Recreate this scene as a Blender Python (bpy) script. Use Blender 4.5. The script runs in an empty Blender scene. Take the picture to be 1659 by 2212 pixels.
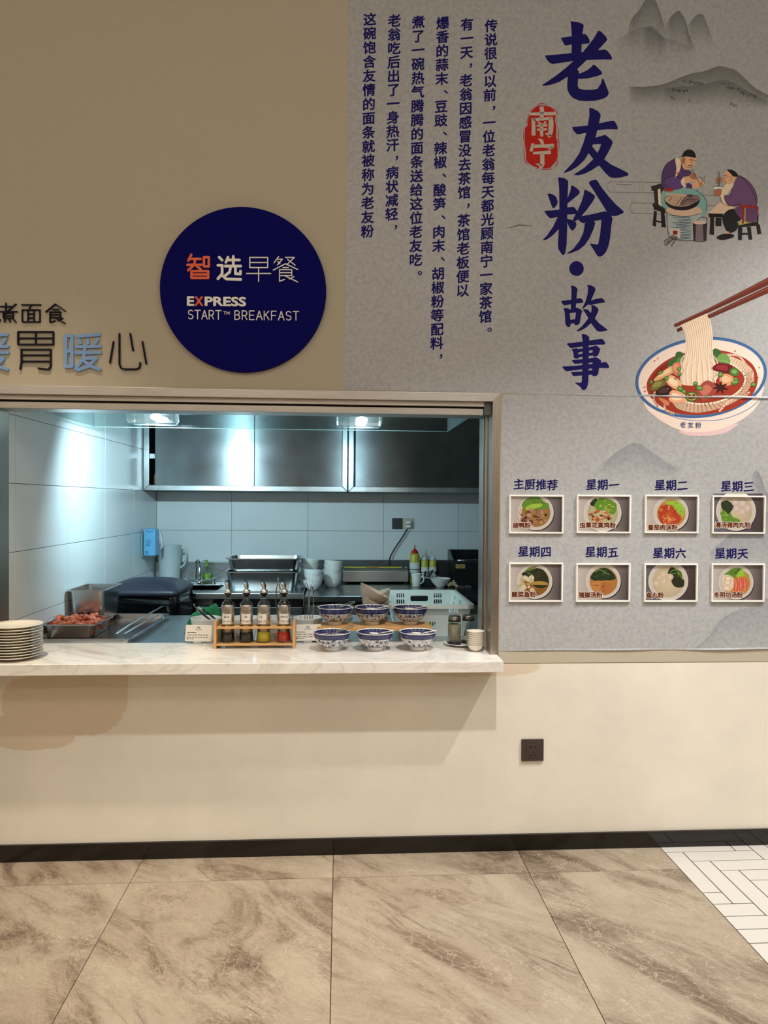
import bpy, bmesh, math, random
from mathutils import Vector, Matrix
from mathutils.geometry import tessellate_polygon
R = math.radians
scene = bpy.context.scene
COL = scene.collection
random.seed(7)

# ------------------------------------------------------------------ camera
YAW, PITCH, ROLL, FPX = 0.06142, 0.0141, 0.00727, 1540.0
CAM = Vector((0.0, -3.085, 1.53))
FW = Vector((math.sin(YAW)*math.cos(PITCH), math.cos(YAW)*math.cos(PITCH), -math.sin(PITCH)))
RT = Vector((math.cos(YAW), -math.sin(YAW), 0.0))
UP = RT.cross(FW)
RT, UP = RT*math.cos(ROLL)+UP*math.sin(ROLL), UP*math.cos(ROLL)-RT*math.sin(ROLL)
cam_data = bpy.data.cameras.new('camera')
cam_data.sensor_fit = 'VERTICAL'
cam_data.sensor_height = 24.0
cam_data.lens = 24.0*FPX/2212.0
cam_data.clip_start = 0.05
cam = bpy.data.objects.new('camera', cam_data)
COL.objects.link(cam)
cam.matrix_world = Matrix(((RT.x, UP.x, -FW.x, CAM.x), (RT.y, UP.y, -FW.y, CAM.y), (RT.z, UP.z, -FW.z, CAM.z), (0, 0, 0, 1)))
scene.camera = cam

def ray(x, y):
    return FW*FPX + RT*(x-829.5) - UP*(y-1106.0)
def W(x, y, Y=0.0):            # the point of an upright plane at depth Y
    d = ray(x, y); return CAM + d*((Y-CAM.y)/d.y)
def G(x, y, z=0.0):            # the point of a level surface at height z
    d = ray(x, y); return CAM + d*((z-CAM.z)/d.z)

# ------------------------------------------------------------------ view, world, lamps
vs = scene.view_settings
vs.view_transform = 'Standard'; vs.look = 'None'; vs.gamma = 1.0; vs.exposure = 0.1
vs.use_curve_mapping = False
world = bpy.data.worlds.new('world'); scene.world = world
world.use_nodes = True
world.node_tree.nodes['Background'].inputs[0].default_value = (1.0, 0.93, 0.85, 1)
world.node_tree.nodes['Background'].inputs[1].default_value = 0.02

CEIL = 3.95
def spot(x, y, power, color, angle=100, blend=0.7, size=0.04, tilt=0.0):
    l = bpy.data.lights.new('downlight', 'SPOT')
    l.energy = power; l.color = color; l.spot_size = R(angle); l.spot_blend = blend; l.shadow_soft_size = size
    o = bpy.data.objects.new('downlight', l); COL.objects.link(o)
    o.location = (x, y, CEIL-0.03); o.rotation_euler = (R(tilt), 0, 0)
    return o
WARM = (1.0, 0.93, 0.83); NEUT = (1.0, 0.98, 0.96)
# the lamp row next to the wall casts the stepped shadows of the counter; the other rows light the hall
spot(0.66, -1.65, 300, NEUT, 88, 0.6)
spot(2.33, -1.135, 430, NEUT, 100, 0.85)
spot(-1.3, -0.87, 330, (1.0, 0.87, 0.68), 60, 0.8, 0.05)
for yy, pw in ((-3.0, 60), (-4.8, 60)):
    for xx, cc in ((-3.2, WARM), (-1.1, WARM), (1.1, NEUT), (3.2, NEUT)):
        spot(xx, yy, pw, cc, 106, 0.9, 0.45)
        l = bpy.data.lights.new('hall_fill_point', 'POINT'); l.energy = 17.5; l.color = cc; l.shadow_soft_size = 0.25   # added fill point below the lamp, lifts the upper wall
        o = bpy.data.objects.new('hall_fill_point', l); COL.objects.link(o); o.location = (xx, yy, CEIL-0.3)

# ------------------------------------------------------------------ materials
def lin(c):
    return tuple((v/255/12.92 if v/255 <= 0.04045 else ((v/255+0.055)/1.055)**2.4) for v in c[:3])
MATS = {}
class NT:
    def __init__(s, name):
        s.m = bpy.data.materials.new(name); s.m.use_nodes = True
        s.t = s.m.node_tree; s.b = s.t.nodes['Principled BSDF']; s.out = s.t.nodes['Material Output']
        MATS[name] = s.m
    def n(s, kind, **kw):
        nd = s.t.nodes.new(kind)
        for k, v in kw.items(): setattr(nd, k, v)
        return nd
    def l(s, a, b): s.t.links.new(a, b)
    def coords(s, which='Object', scale=(1, 1, 1), rot=(0, 0, 0), loc=(0, 0, 0)):
        if which == 'World': src = s.n('ShaderNodeNewGeometry').outputs['Position']
        else: src = s.n('ShaderNodeTexCoord').outputs[which]
        if any(rot):
            m0 = s.n('ShaderNodeMapping'); m0.inputs['Rotation'].default_value = rot; s.l(src, m0.inputs['Vector']); src = m0.outputs['Vector']
        mp = s.n('ShaderNodeMapping'); mp.inputs['Scale'].default_value = scale; mp.inputs['Location'].default_value = loc
        s.l(src, mp.inputs['Vector']); return mp.outputs['Vector']
    def noise(s, vec, scale, detail=3, rough=0.55, dist=0.0):
        nd = s.n('ShaderNodeTexNoise'); nd.inputs['Scale'].default_value = scale
        nd.inputs['Detail'].default_value = detail; nd.inputs['Roughness'].default_value = rough
        nd.inputs['Distortion'].default_value = dist
        s.l(vec, nd.inputs['Vector']); return nd.outputs['Fac']
    def ramp(s, fac, stops, interp='LINEAR'):
        nd = s.n('ShaderNodeValToRGB'); cr = nd.color_ramp; cr.interpolation = interp
        while len(cr.elements) < len(stops): cr.elements.new(0.5)
        for e, (p, c) in zip(cr.elements, stops):
            e.position = p; e.color = (*c[:3], c[3] if len(c) > 3 else 1)
        s.l(fac, nd.inputs['Fac']); return nd.outputs['Color']
    def mix(s, fac, a, b, blend='MIX'):
        nd = s.n('ShaderNodeMix'); nd.data_type = 'RGBA'; nd.blend_type = blend
        for k, v in ((0, fac), (6, a), (7, b)):
            if hasattr(v, 'is_linked'): s.l(v, nd.inputs[k])
            elif isinstance(v, (int, float)): nd.inputs[k].default_value = v
            else: nd.inputs[k].default_value = (*v[:3], 1)
        return nd.outputs[2]
    def math(s, op, a, b=0.0):
        nd = s.n('ShaderNodeMath'); nd.operation = op
        for k, v in ((0, a), (1, b)):
            if hasattr(v, 'is_linked'): s.l(v, nd.inputs[k])
            else: nd.inputs[k].default_value = v
        return nd.outputs[0]
    def bump(s, h, strength=0.2, dist=0.002):
        nd = s.n('ShaderNodeBump'); nd.inputs['Strength'].default_value = strength
        nd.inputs['Distance'].default_value = dist
        s.l(h, nd.inputs['Height']); s.l(nd.outputs['Normal'], s.b.inputs['Normal'])
    def set(s, **kw):
        names = dict(color='Base Color', rough='Roughness', metal='Metallic', spec='Specular IOR Level', coat='Coat Weight',
                     aniso='Anisotropic', alpha='Alpha', trans='Transmission Weight', ior='IOR', sheen='Sheen Weight', sss='Subsurface Weight')
        for k, v in kw.items():
            i = s.b.inputs[names[k]]
            if hasattr(v, 'is_linked'): s.l(v, i)
            elif k == 'color': i.default_value = (*v[:3], 1)
            else: i.default_value = v
        return s

def plain(name, rgb, rough=0.5, metal=0.0, var=0.06, scale=40, bump=0.0, **kw):
    if name in MATS: return MATS[name]
    s = NT(name); c = lin(rgb)
    v = s.coords('Object'); f = s.noise(v, scale, 3)
    s.set(color=s.ramp(f, [(0.25, tuple(x*(1-var) for x in c)), (0.75, tuple(min(1, x*(1+var)) for x in c))]), rough=rough, metal=metal, **kw)
    if bump: s.bump(f, bump, 0.001)
    return s.m

def steel(name, rgb, rough=0.3, stretch=(1, 1, 60), var=0.12, scale=8, smear=0.15, world=True):
    if name in MATS: return MATS[name]
    s = NT(name); c = lin(rgb)
    v = s.coords('World' if world else 'Object', scale=stretch); f = s.noise(v, scale, 4)
    g = s.noise(s.coords('World' if world else 'Object'), 3, 2, 0.5, 0.3)
    s.set(color=s.ramp(f, [(0.3, tuple(x*(1-var) for x in c)), (0.7, tuple(min(1, x*(1+var)) for x in c))]), metal=1.0)
    rr = s.ramp(g, [(0.2, (rough-smear*0.3,)*3), (0.85, (rough+smear*0.6,)*3)])
    s.set(rough=rr); s.bump(f, 0.06, 0.0006)
    return s.m

def glass(name, tint=(0.93, 0.97, 0.95), rough=0.03, refl=1.0):
    """thin glazing: lets light through, mirrors at grazing angles"""
    if name in MATS: return MATS[name]
    s = NT(name); s.t.nodes.remove(s.b)
    tr = s.n('ShaderNodeBsdfTransparent'); tr.inputs[0].default_value = (*tint, 1)
    gl = s.n('ShaderNodeBsdfGlossy'); gl.inputs['Roughness'].default_value = rough
    fr = s.n('ShaderNodeLayerWeight'); fr.inputs[0].default_value = 0.5
    sch = s.math('ADD', s.math('MULTIPLY', s.math('POWER', fr.outputs['Facing'], 5.0), 0.7), 0.04)
    mx = s.n('ShaderNodeMixShader'); s.l(s.math('MULTIPLY', sch, refl), mx.inputs[0])
    s.l(tr.outputs[0], mx.inputs[1]); s.l(gl.outputs[0], mx.inputs[2]); s.l(mx.outputs[0], s.out.inputs[0])
    return s.m

# ------------------------------------------------------------------ mesh helpers
class MB:
    def __init__(s): s.v = []; s.f = []; s.mi = []; s.sm = []
    def add(s, verts, faces, mi=0, smooth=False, M=None):
        o = len(s.v)
        s.v += [tuple(M @ Vector(p)) if M else tuple(p) for p in verts]
        s.f += [tuple(i+o for i in f) for f in faces]; s.mi += [mi]*len(faces); s.sm += [smooth]*len(faces)
        return s
    def box(s, x0, x1, y0, y1, z0, z1, mi=0, M=None):
        v = [(x, y, z) for z in (z0, z1) for y in (y0, y1) for x in (x0, x1)]
        return s.add(v, [(0, 2, 3, 1), (4, 5, 7, 6), (0, 1, 5, 4), (2, 6, 7, 3), (0, 4, 6, 2), (1, 3, 7, 5)], mi, False, M)
    def lathe(s, prof, seg=32, mi=0, M=None, smooth=True, sx=1.0, sy=1.0, a0=0.0):
        v = []; f = []; n = len(prof)
        for k in range(seg):
            a = a0+2*math.pi*k/seg; c, q = math.cos(a), math.sin(a)
            v += [(r*c*sx, r*q*sy, z) for r, z in prof]
        for k in range(seg):
            k2 = (k+1) % seg
            for i in range(n-1):
                f.append((k*n+i, k2*n+i, k2*n+i+1, k*n+i+1))
        s.add(v, f, mi, smooth, M)
        return s
    def tube(s, pts, r, seg=8, mi=0, M=None, caps=True, smooth=True, flat=1.0):
        pts = [Vector(p) for p in pts]; n = len(pts)
        rs = r if isinstance(r, (list, tuple)) else [r]*n
        v = []; up = None
        for i, p in enumerate(pts):
            t = (pts[min(i+1, n-1)]-pts[max(i-1, 0)]).normalized()
            if up is None:
                up = Vector((0, 0, 1)) if abs(t.z) < 0.9 else Vector((1, 0, 0))
            a = t.cross(up).normalized(); b = a.cross(t).normalized(); up = b
            for k in range(seg):
                an = 2*math.pi*k/seg
                v.append(tuple(p+a*(rs[i]*math.cos(an))+b*(rs[i]*flat*math.sin(an))))
        f = []
        for i in range(n-1):
            for k in range(seg):
                k2 = (k+1) % seg
                f.append((i*seg+k, i*seg+k2, (i+1)*seg+k2, (i+1)*seg+k))
        if caps: f += [tuple(reversed(range(seg))), tuple(range((n-1)*seg, n*seg))]
        return s.add(v, f, mi, smooth, M)
    def prism(s, pts, d0, d1, axis='y', mi=0, M=None):
        """a 2-D outline pushed along an axis"""
        n = len(pts)
        def p3(p, d): return {'y': (p[0], d, p[1]), 'z': (p[0], p[1], d), 'x': (d, p[0], p[1])}[axis]
        v = [p3(p, d0) for p in pts]+[p3(p, d1) for p in pts]
        tri = tessellate_polygon([[Vector((p[0], p[1], 0)) for p in pts]])
        f = [tuple(t) for t in tri]+[tuple(i+n for i in reversed(t)) for t in tri]
        f += [(i, (i+1) % n, (i+1) % n+n, i+n) for i in range(n)]
        return s.add(v, f, mi, False, M)
    def build(s, name, mats, parent=None, bevel=0.0, loc=None, sub=0, fix=True):
        me = bpy.data.meshes.new(name); me.from_pydata(s.v, [], s.f)
        if not isinstance(mats, (list, tuple)): mats = [mats]
        for m in mats: me.materials.append(m)
        me.polygons.foreach_set('material_index', s.mi)
        me.polygons.foreach_set('use_smooth', s.sm)
        if fix:
            bm = bmesh.new(); bm.from_mesh(me)
            bmesh.ops.remove_doubles(bm, verts=bm.verts, dist=1e-6)
            bmesh.ops.recalc_face_normals(bm, faces=bm.faces); bm.to_mesh(me); bm.free()
        me.update()
        o = bpy.data.objects.new(name, me); COL.objects.link(o)
        if parent: o.parent = parent
        if loc is not None: o.location = loc
        if bevel:
            b = o.modifiers.new('bevel', 'BEVEL'); b.width = bevel; b.segments = 2; b.limit_method = 'ANGLE'; b.angle_limit = R(40)
        if sub:
            b = o.modifiers.new('sub', 'SUBSURF'); b.levels = sub; b.render_levels = sub
        return o

def tag(o, label=None, cat=None, group=None, kind=None):
    if label: o['label'] = label
    if cat: o['category'] = cat
    if group: o['group'] = group
    if kind: o['kind'] = kind
    return o
def thing(name, label, cat, loc=(0, 0, 0), rz=0.0, group=None, rx=0.0, ry=0.0):
    o = bpy.data.objects.new(name, None); COL.objects.link(o); o.empty_display_size = 0.05
    o.location = loc; o.rotation_euler = (rx, ry, rz)
    return tag(o, label, cat, group)
def copy_tree(o, parent=None):
    c = o.copy(); COL.objects.link(c)
    if parent: c.parent = parent
    for ch in list(o.children): copy_tree(ch, c)
    return c
def T(x=0, y=0, z=0): return Matrix.Translation((x, y, z))
def RX(a): return Matrix.Rotation(a, 4, 'X')
def RY(a): return Matrix.Rotation(a, 4, 'Y')
def RZ(a): return Matrix.Rotation(a, 4, 'Z')
def smooth_pts(pts, n=4, closed=True):
    out = []; m = len(pts)
    for i in range(m if closed else m-1):
        g = lambda j: Vector(pts[j % m]) if closed else Vector(pts[max(0, min(m-1, j))])
        p0, p1, p2, p3 = g(i-1), g(i), g(i+1), g(i+2)
        for k in range(n):
            t = k/n
            out.append(0.5*((2*p1)+(p2-p0)*t+(2*p0-5*p1+4*p2-p3)*t*t+(3*p1-p0-3*p2+p3)*t**3))
    if not closed: out.append(Vector(pts[-1]))
    return [tuple(p) for p in out]
# ------------------------------------------------------------------ room materials
def m_wallpaper():
    s = NT('beige wallpaper'); c = lin((183, 173, 151))
    f = s.noise(s.coords('World', scale=(3, 1, 90)), 9, 4, 0.65)
    g = s.noise(s.coords('World'), 1.3, 3)
    col = s.ramp(f, [(0.3, tuple(x*0.90 for x in c)), (0.7, tuple(x*1.06 for x in c))])
    col = s.mix(s.math('MULTIPLY', g, 0.12), col, tuple(x*0.8 for x in c))
    s.set(color=col, rough=0.75); s.bump(f, 0.15, 0.0008); return s.m
def m_plaster():
    s = NT('cream plaster'); c = lin((228, 220, 204))
    v = s.coords('World')
    f = s.noise(v, 2.2, 5, 0.6); g = s.noise(s.coords('World', scale=(1.4, 1, 3), rot=(0, 0.1, 0)), 5, 5, 0.6, 1.2)
    col = s.ramp(f, [(0.3, tuple(x*0.90 for x in c)), (0.7, tuple(x*1.04 for x in c))])
    # old damp patches left of the middle, ragged edges
    sep = s.n('ShaderNodeSeparateXYZ'); s.l(v, sep.inputs[0])
    n2 = s.noise(s.coords('World', scale=(1, 1, 1)), 3.5, 6, 0.65)
    n3 = s.math('SUBTRACT', s.math('MULTIPLY', n2, 0.62), 0.31)
    def blob(x, z, rx, rz):
        dx = s.math('DIVIDE', s.math('SUBTRACT', sep.outputs[0], x), rx); dz = s.math('DIVIDE', s.math('SUBTRACT', sep.outputs[2], z), rz)
        d = s.math('ADD', s.math('POWER', s.math('ABSOLUTE', dx), 3.0), s.math('POWER', s.math('ABSOLUTE', dz), 3.0))
        d = s.math('ADD', d, s.math('MULTIPLY', n3, 3.2))
        return s.ramp(d, [(0.78, (1, 1, 1)), (0.9, (0, 0, 0))])
    a = s.mix(1.0, blob(-1.16, 0.66, 0.27, 0.14), blob(-1.0, 0.74, 0.12, 0.16), 'LIGHTEN')
    a = s.mix(1.0, a, blob(-1.3, 0.55, 0.2, 0.08), 'LIGHTEN')
    a = s.mix(1.0, a, blob(0.62, 0.81, 0.28, 0.05), 'LIGHTEN')
    col = s.mix(s.math('MULTIPLY', a, 0.75), col, lin((208, 188, 160)))
    # scuffs just above the baseboard and a few smears
    sc = s.ramp(s.noise(s.coords('World', scale=(1.0, 1, 2.2)), 9, 5, 0.7, 0.6), [(0.66, (0, 0, 0)), (0.78, (1, 1, 1))])
    col = s.mix(s.math('MULTIPLY', sc, 0.16), col, lin((150, 128, 100)))
    s.set(color=col, rough=0.6)
    s.bump(s.math('ADD', s.math('MULTIPLY', g, 0.7), s.math('MULTIPLY', f, 0.6)), 0.16, 0.006); return s.m
def m_marble_floor():
    s = NT('brown veined floor marble')
    oi = s.n('ShaderNodeObjectInfo')
    off = s.n('ShaderNodeVectorMath'); off.operation = 'SCALE'; off.inputs[0].default_value = (7.3, 3.1, 0)
    s.l(oi.outputs['Random'], off.inputs['Scale'])
    add = s.n('ShaderNodeVectorMath'); add.operation = 'ADD'
    s.l(s.n('ShaderNodeNewGeometry').outputs['Position'], add.inputs[0]); s.l(off.outputs[0], add.inputs[1])
    def mp(rot, sc):
        m = s.n('ShaderNodeMapping'); m.vector_type = 'TEXTURE'; m.inputs['Rotation'].default_value = (0, 0, rot); m.inputs['Scale'].default_value = tuple(1/q for q in sc)
        s.l(add.outputs[0], m.inputs['Vector']); return m.outputs['Vector']
    AN = R(-47)
    a = s.noise(mp(AN, (0.8, 2.2, 1)), 1.7, 8, 0.64, 1.3)
    col = s.ramp(a, [(0.32, lin((106, 88, 72))), (0.41, lin((140, 121, 101))), (0.49, lin((170, 152, 130))), (0.62, lin((184, 168, 145))), (0.8, lin((192, 178, 156)))])
    w = s.n('ShaderNodeTexVoronoi'); w.feature = 'DISTANCE_TO_EDGE'; w.inputs['Scale'].default_value = 5.0
    dist = s.n('ShaderNodeVectorMath'); dist.operation = 'ADD'
    nn = s.n('ShaderNodeTexNoise'); nn.inputs['Scale'].default_value = 4; nn.inputs['Detail'].default_value = 6; s.l(mp(0, (1, 1, 1)), nn.inputs['Vector'])
    sc = s.n('ShaderNodeVectorMath'); sc.operation = 'SCALE'; sc.inputs['Scale'].default_value = 1.3; s.l(nn.outputs['Color'], sc.inputs[0])
    s.l(mp(AN, (0.7, 2.6, 1)), dist.inputs[0]); s.l(sc.outputs[0], dist.inputs[1]); s.l(dist.outputs[0], w.inputs['Vector'])
    vein = s.ramp(w.outputs['Distance'], [(0.0, (1, 1, 1)), (0.03, (0, 0, 0))])
    msk = s.ramp(s.noise(mp(AN, (1, 2, 1)), 2.2, 4), [(0.38, (0, 0, 0)), (0.60, (1, 1, 1))])
    col = s.mix(s.math('MULTIPLY', s.math('MULTIPLY', vein, msk), 0.6), col, lin((212, 197, 172)))
    b = s.noise(mp(AN, (0.9, 5, 1)), 3.0, 9, 0.72, 1.8)
    bm_ = s.ramp(s.noise(mp(AN, (0.8, 1.8, 1)), 1.6, 3), [(0.5, (0, 0, 0)), (0.66, (1, 1, 1))])
    col = s.mix(s.math('MULTIPLY', s.math('MULTIPLY', s.ramp(b, [(0.5, (0, 0, 0)), (0.64, (1, 1, 1))]), bm_), 0.8), col, lin((98, 80, 66)))
    c2 = s.noise(mp(R(-30), (1, 2.2, 1)), 6, 9, 0.72, 2.4)
    col = s.mix(s.math('MULTIPLY', s.ramp(c2, [(0.485, (0, 0, 0)), (0.5, (1, 1, 1)), (0.515, (0, 0, 0))]), 0.55), col, lin((208, 193, 168)))
    c3 = s.noise(mp(R(-60), (1, 3, 1)), 4, 9, 0.7, 1.6)
    col = s.mix(s.math('MULTIPLY', s.ramp(c3, [(0.545, (0, 0, 0)), (0.555, (1, 1, 1)), (0.565, (0, 0, 0))]), 0.5), col, lin((120, 100, 82)))
    col = s.mix(1.0, col, (0.74, 0.75, 0.76), 'MULTIPLY')
    s.set(color=col, rough=0.24, coat=0.1); return s.m
def m_marble_white():
    s = NT('white counter marble')
    a = s.noise(s.coords('World', rot=(0, 0, R(35)), scale=(0.8, 4, 2)), 2.4, 7, 0.6, 1.0)
    col = s.ramp(a, [(0.30, lin((204, 197, 186))), (0.42, lin((230, 225, 216))), (0.7, lin((238, 234, 226)))])
    b = s.noise(s.coords('World', rot=(0, R(25), R(30)), scale=(1, 2.4, 2.4)), 1.3, 5, 0.55, 1.2)
    col = s.mix(s.math('MULTIPLY', s.ramp(b, [(0.47, (0, 0, 0)), (0.5, (1, 1, 1)), (0.53, (0, 0, 0))]), 0.3), col, lin((172, 160, 144)))
    s.set(color=col, rough=0.16); return s.m

M_PAPER = m_wallpaper(); M_PLASTER = m_plaster(); M_FLOOR = m_marble_floor(); M_MARBLE = m_marble_white()
M_GROUT = plain('dark grout', (92, 82, 72), 0.9)
M_TILE = plain('white ceramic wall tile', (222, 226, 226), 0.22, var=0.02, scale=3)
M_TGROUT = plain('grey tile grout', (140, 140, 134), 0.9)
M_BASE = plain('black baseboard', (16, 12, 10), 0.12, var=0.2)
M_HALL = plain('hall wall paint', (216, 204, 188), 0.8)
M_CEIL = plain('ceiling paint', (228, 222, 212), 0.9)
M_HERR = plain('white herringbone tile', (196, 192, 184), 0.3, var=0.03, scale=4)
M_HGROUT = plain('black herringbone grout', (30, 29, 31), 0.9)
S_FRAME = steel('brushed frame steel', (176, 166, 154), 0.34, (60, 60, 1))
S_RAIL = steel('brushed rail steel', (196, 192, 186), 0.32, (1, 60, 60))
S_STEEL = steel('kitchen steel', (200, 205, 206), 0.26, (1, 1, 1), smear=0.2)
S_DOOR = steel('brushed cabinet door steel', (150, 155, 157), 0.33, (1, 1, 1), scale=6, smear=0.12)
S_DOOR.node_tree.nodes['Principled BSDF'].inputs['Anisotropic'].default_value = 0.9
S_DOOR.node_tree.nodes['Principled BSDF'].inputs['Anisotropic Rotation'].default_value = 0.25
_tg = S_DOOR.node_tree.nodes.new('ShaderNodeTangent'); _tg.direction_type = 'RADIAL'; _tg.axis = 'Z'
S_DOOR.node_tree.links.new(_tg.outputs[0], S_DOOR.node_tree.nodes['Principled BSDF'].inputs['Tangent'])
S_TABLE = steel('scratched table steel', (196, 202, 204), 0.3, (8, 30, 1), smear=0.22)
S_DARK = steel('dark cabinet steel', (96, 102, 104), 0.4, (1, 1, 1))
M_BLACK = plain('black void', (10, 10, 11), 0.7)

# ------------------------------------------------------------------ hall
XL, YB = -1.46, 2.69           # kitchen left wall and back wall
ZC = 0.865                     # serving counter top
OPX1, OPZ1 = 0.696, 2.007      # opening right and top (outer edge of the steel frame)
X0, X1, HB = -4.2, 4.2, -6.5
st = dict(kind='structure')
o = MB().box(X0, X1, HB, 0.12, -0.12, -0.012).build('floor', M_GROUT); tag(o, **st); floor = o
tile_me = {}
xs = [-3.26, -2.45, -1.64, -0.83, -0.02, 0.79, 1.432]
ys = [(-0.2, 0.0), (-1.8, -0.2), (-3.4, -1.8), (-5.0, -3.4)]
for i in range(len(xs)-1):
    for (ya, yb) in ys:
        w = xs[i+1]-xs[i]; key = (round(w, 3), round(yb-ya, 3)); g = 0.0012
        if key not in tile_me:
            t = MB().box(g, w-g, g, yb-ya-g, -0.012, 0).build('floor_tile', M_FLOOR, floor, bevel=0.0008)
            tile_me[key] = t
        else:
            t = tile_me[key].copy(); COL.objects.link(t)
        t.location = (xs[i], ya, 0)
# herringbone inlay
a = 0.0807; HX, HY = 1.432, -0.058
o = MB().box(HX, X1, HB, 0.0, -0.012, -0.0025).build('herringbone_bed', M_HGROUT, floor)
hp = {}
for m in range(-6, 12):
    for k in range(-30, 40):
        for horiz in (0, 1):
            if horiz: x0, x1, y1 = HX+(k+1-4*m)*a, HX+(k+5-4*m)*a, HY-(k+4*m)*a; y0 = y1-a
            else: x0, x1, y1 = HX+(k-4*m)*a, HX+(k+1-4*m)*a, HY-(k+4*m)*a; y0 = y1-4*a
            x0, x1, y0, y1 = max(x0, HX), min(x1, 3.0), max(y0, -1.9), min(y1, -0.0)
            if x1-x0 < 0.01 or y1-y0 < 0.01: continue
            key = (round(x1-x0, 3), round(y1-y0, 3)); g = 0.0024
            if key not in hp:
                t = MB().box(g, x1-x0-g, g, y1-y0-g, -0.006, 0).build('herringbone_tile', M_HERR, floor); hp[key] = t
            else: t = hp[key].copy(); COL.objects.link(t)
            t.location = (x0, y0, 0)

# the wall with the serving hatch: masonry below and beside, wallpaper and plaster skins
WT = 0.16
mb = MB()
mb.box(X0, X1, 0.004, WT, -0.1, ZC-0.0465)                       # under the hatch
mb.box(X0, X1, 0.004, WT, OPZ1-0.02, CEIL)                      # above
mb.box(OPX1-0.02, X1, 0.004, WT, ZC-0.045, OPZ1-0.02)           # right
mb.box(X0, XL-0.036, 0.004, WT, ZC-0.045, OPZ1-0.02)            # left
wall = tag(mb.build('wall_front', M_PLASTER), **st)
MB().box(X0, X1, 0.0, 0.0045, 0.0, 0.822).build('plaster_skin', M_PLASTER, wall)
PZ = 0.826
mb = MB().box(X0, X1, -0.0012, 0.0045, OPZ1-0.02, CEIL)
mb.box(OPX1-0.02, X1, -0.0012, 0.0045, PZ, OPZ1-0.02); mb.box(X0, XL-0.02, -0.0012, 0.0045, PZ, OPZ1-0.02)
mb.build('wallpaper', M_PAPER, wall)
tag(MB().box(X0, X1, -0.014, 0.0, 0.0, 0.071).build('baseboard_front', M_BASE, bevel=0.002), **st)
tag(MB().box(X0, X1, HB-0.1, HB, -0.1, CEIL).build('wall_back', M_HALL), **st)
tag(MB().box(X0-0.1, X0, HB, 0.12, -0.1, CEIL).build('wall_left', M_HALL), **st)
tag(MB().box(X1, X1+0.1, HB, 0.12, -0.1, CEIL).build('wall_right', M_HALL), **st)
tag(MB().box(X0, X1, HB, 0.12, CEIL, CEIL+0.1).build('ceiling', M_CEIL), **st)

# ------------------------------------------------------------------ kitchen shell
KX1, KZ1 = 2.3, 2.62
kf = tag(MB().box(XL-0.1, KX1, WT, YB+0.1, -0.1, 0.0).build('floor_kitchen', M_TGROUT), **st)
tag(MB().box(XL-0.1, KX1, WT, YB+0.1, KZ1, KZ1+0.1).build('ceiling_kitchen', M_CEIL), **st)
kl = tag(MB().box(XL-0.1, XL-0.006, WT, YB+0.1, 0, KZ1).build('wall_kitchen_left', M_TGROUT), **st)
kb = tag(MB().box(XL-0.006, KX1, YB+0.006, YB+0.1, 0, KZ1).build('wall_kitchen_back', M_TGROUT), **st)
tag(MB().box(KX1, KX1+0.1, WT, YB+0.1, 0, KZ1).build('wall_kitchen_right', plain('grey paint', (96, 100, 100), 0.6)), **st)
zj = [0.05, 0.365, 0.675, 0.985, 1.293, 1.601, 1.908, 2.215, 2.52]
yj = [-0.39, 0.222, 0.834, 1.45, 2.072, 2.688]
xj = [-1.459, -0.868, -0.259, 0.352, 0.964, 1.575, 2.186]
tm = {}
def wall_tile(parent, w, h, loc, axis):
    key = (axis, round(w, 3), round(h, 3)); g = 0.0013
    if key not in tm:
        b = MB().box(0, 0.006, g, w-g, g, h-g) if axis == 'x' else MB().box(g, w-g, -0.006, 0, g, h-g)
        t = b.build('wall_tile', M_TILE, parent, bevel=0.0008); tm[key] = t
    else: t = tm[key].copy(); COL.objects.link(t); t.parent = parent
    t.location = loc
for i in range(len(yj)-1):
    ya, yb = max(yj[i], WT), yj[i+1]
    for k in range(1, len(zj)-1):
        wall_tile(kl, yb-ya, zj[k+1]-zj[k], (XL-0.006, ya, zj[k]), 'x')
for i in range(len(xj)-1):
    for k in range(2, len(zj)-3):
        wall_tile(kb, xj[i+1]-xj[i], zj[k+1]-zj[k], (xj[i], YB+0.006, zj[k]), 'y')

# ------------------------------------------------------------------ steel hatch frame with its sliding-window rails
FI, FZ = 0.6605, 1.971
win = bpy.data.objects.new('window_1', None); COL.objects.link(win); tag(win, **st)
mb = MB().prism([(FI, ZC-0.02), (OPX1, ZC-0.02), (OPX1, OPZ1), (FI, FZ)], -0.008, 0.285); mb.build('jamb', S_FRAME, win, bevel=0.001)
mb = MB().prism([(XL-0.036, FZ+0.036), (XL, FZ), (FI, FZ), (OPX1, OPZ1)], -0.008, 0.285); mb.build('head', S_RAIL, win, bevel=0.001)
mb = MB().prism([(XL-0.036, ZC-0.02), (XL, ZC-0.02), (XL, FZ), (XL-0.036, OPZ1)], -0.008, WT); mb.build('jamb', S_FRAME, win, bevel=0.001)
mb = MB().box(XL, 0.628, 0.018, 0.052, 1.951, FZ); mb.build('upper_rail', S_RAIL, win, bevel=0.0015)
mb = MB().box(XL, 0.628, 0.03, 0.15, 1.915, 1.944); mb.build('lower_rail', S_RAIL, win, bevel=0.002)
MB().box(XL, 0.628, 0.045, 0.14, 1.944, 1.951).build('rail_light_stop', M_BLACK, win)  # added dark strip, keeps hood lamp light from showing between the rails
mb = MB().box(0.628, FI, 0.02, 0.15, 1.915, FZ); mb.build('rail_end_cap', S_DARK, win, bevel=0.001)
for ya, yb in ((0.085, 0.10), (0.145, 0.16)):
    MB().box(FI-0.009, FI, ya, yb, ZC, 1.93).build('jamb_channel', S_RAIL, win, bevel=0.001)

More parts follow.
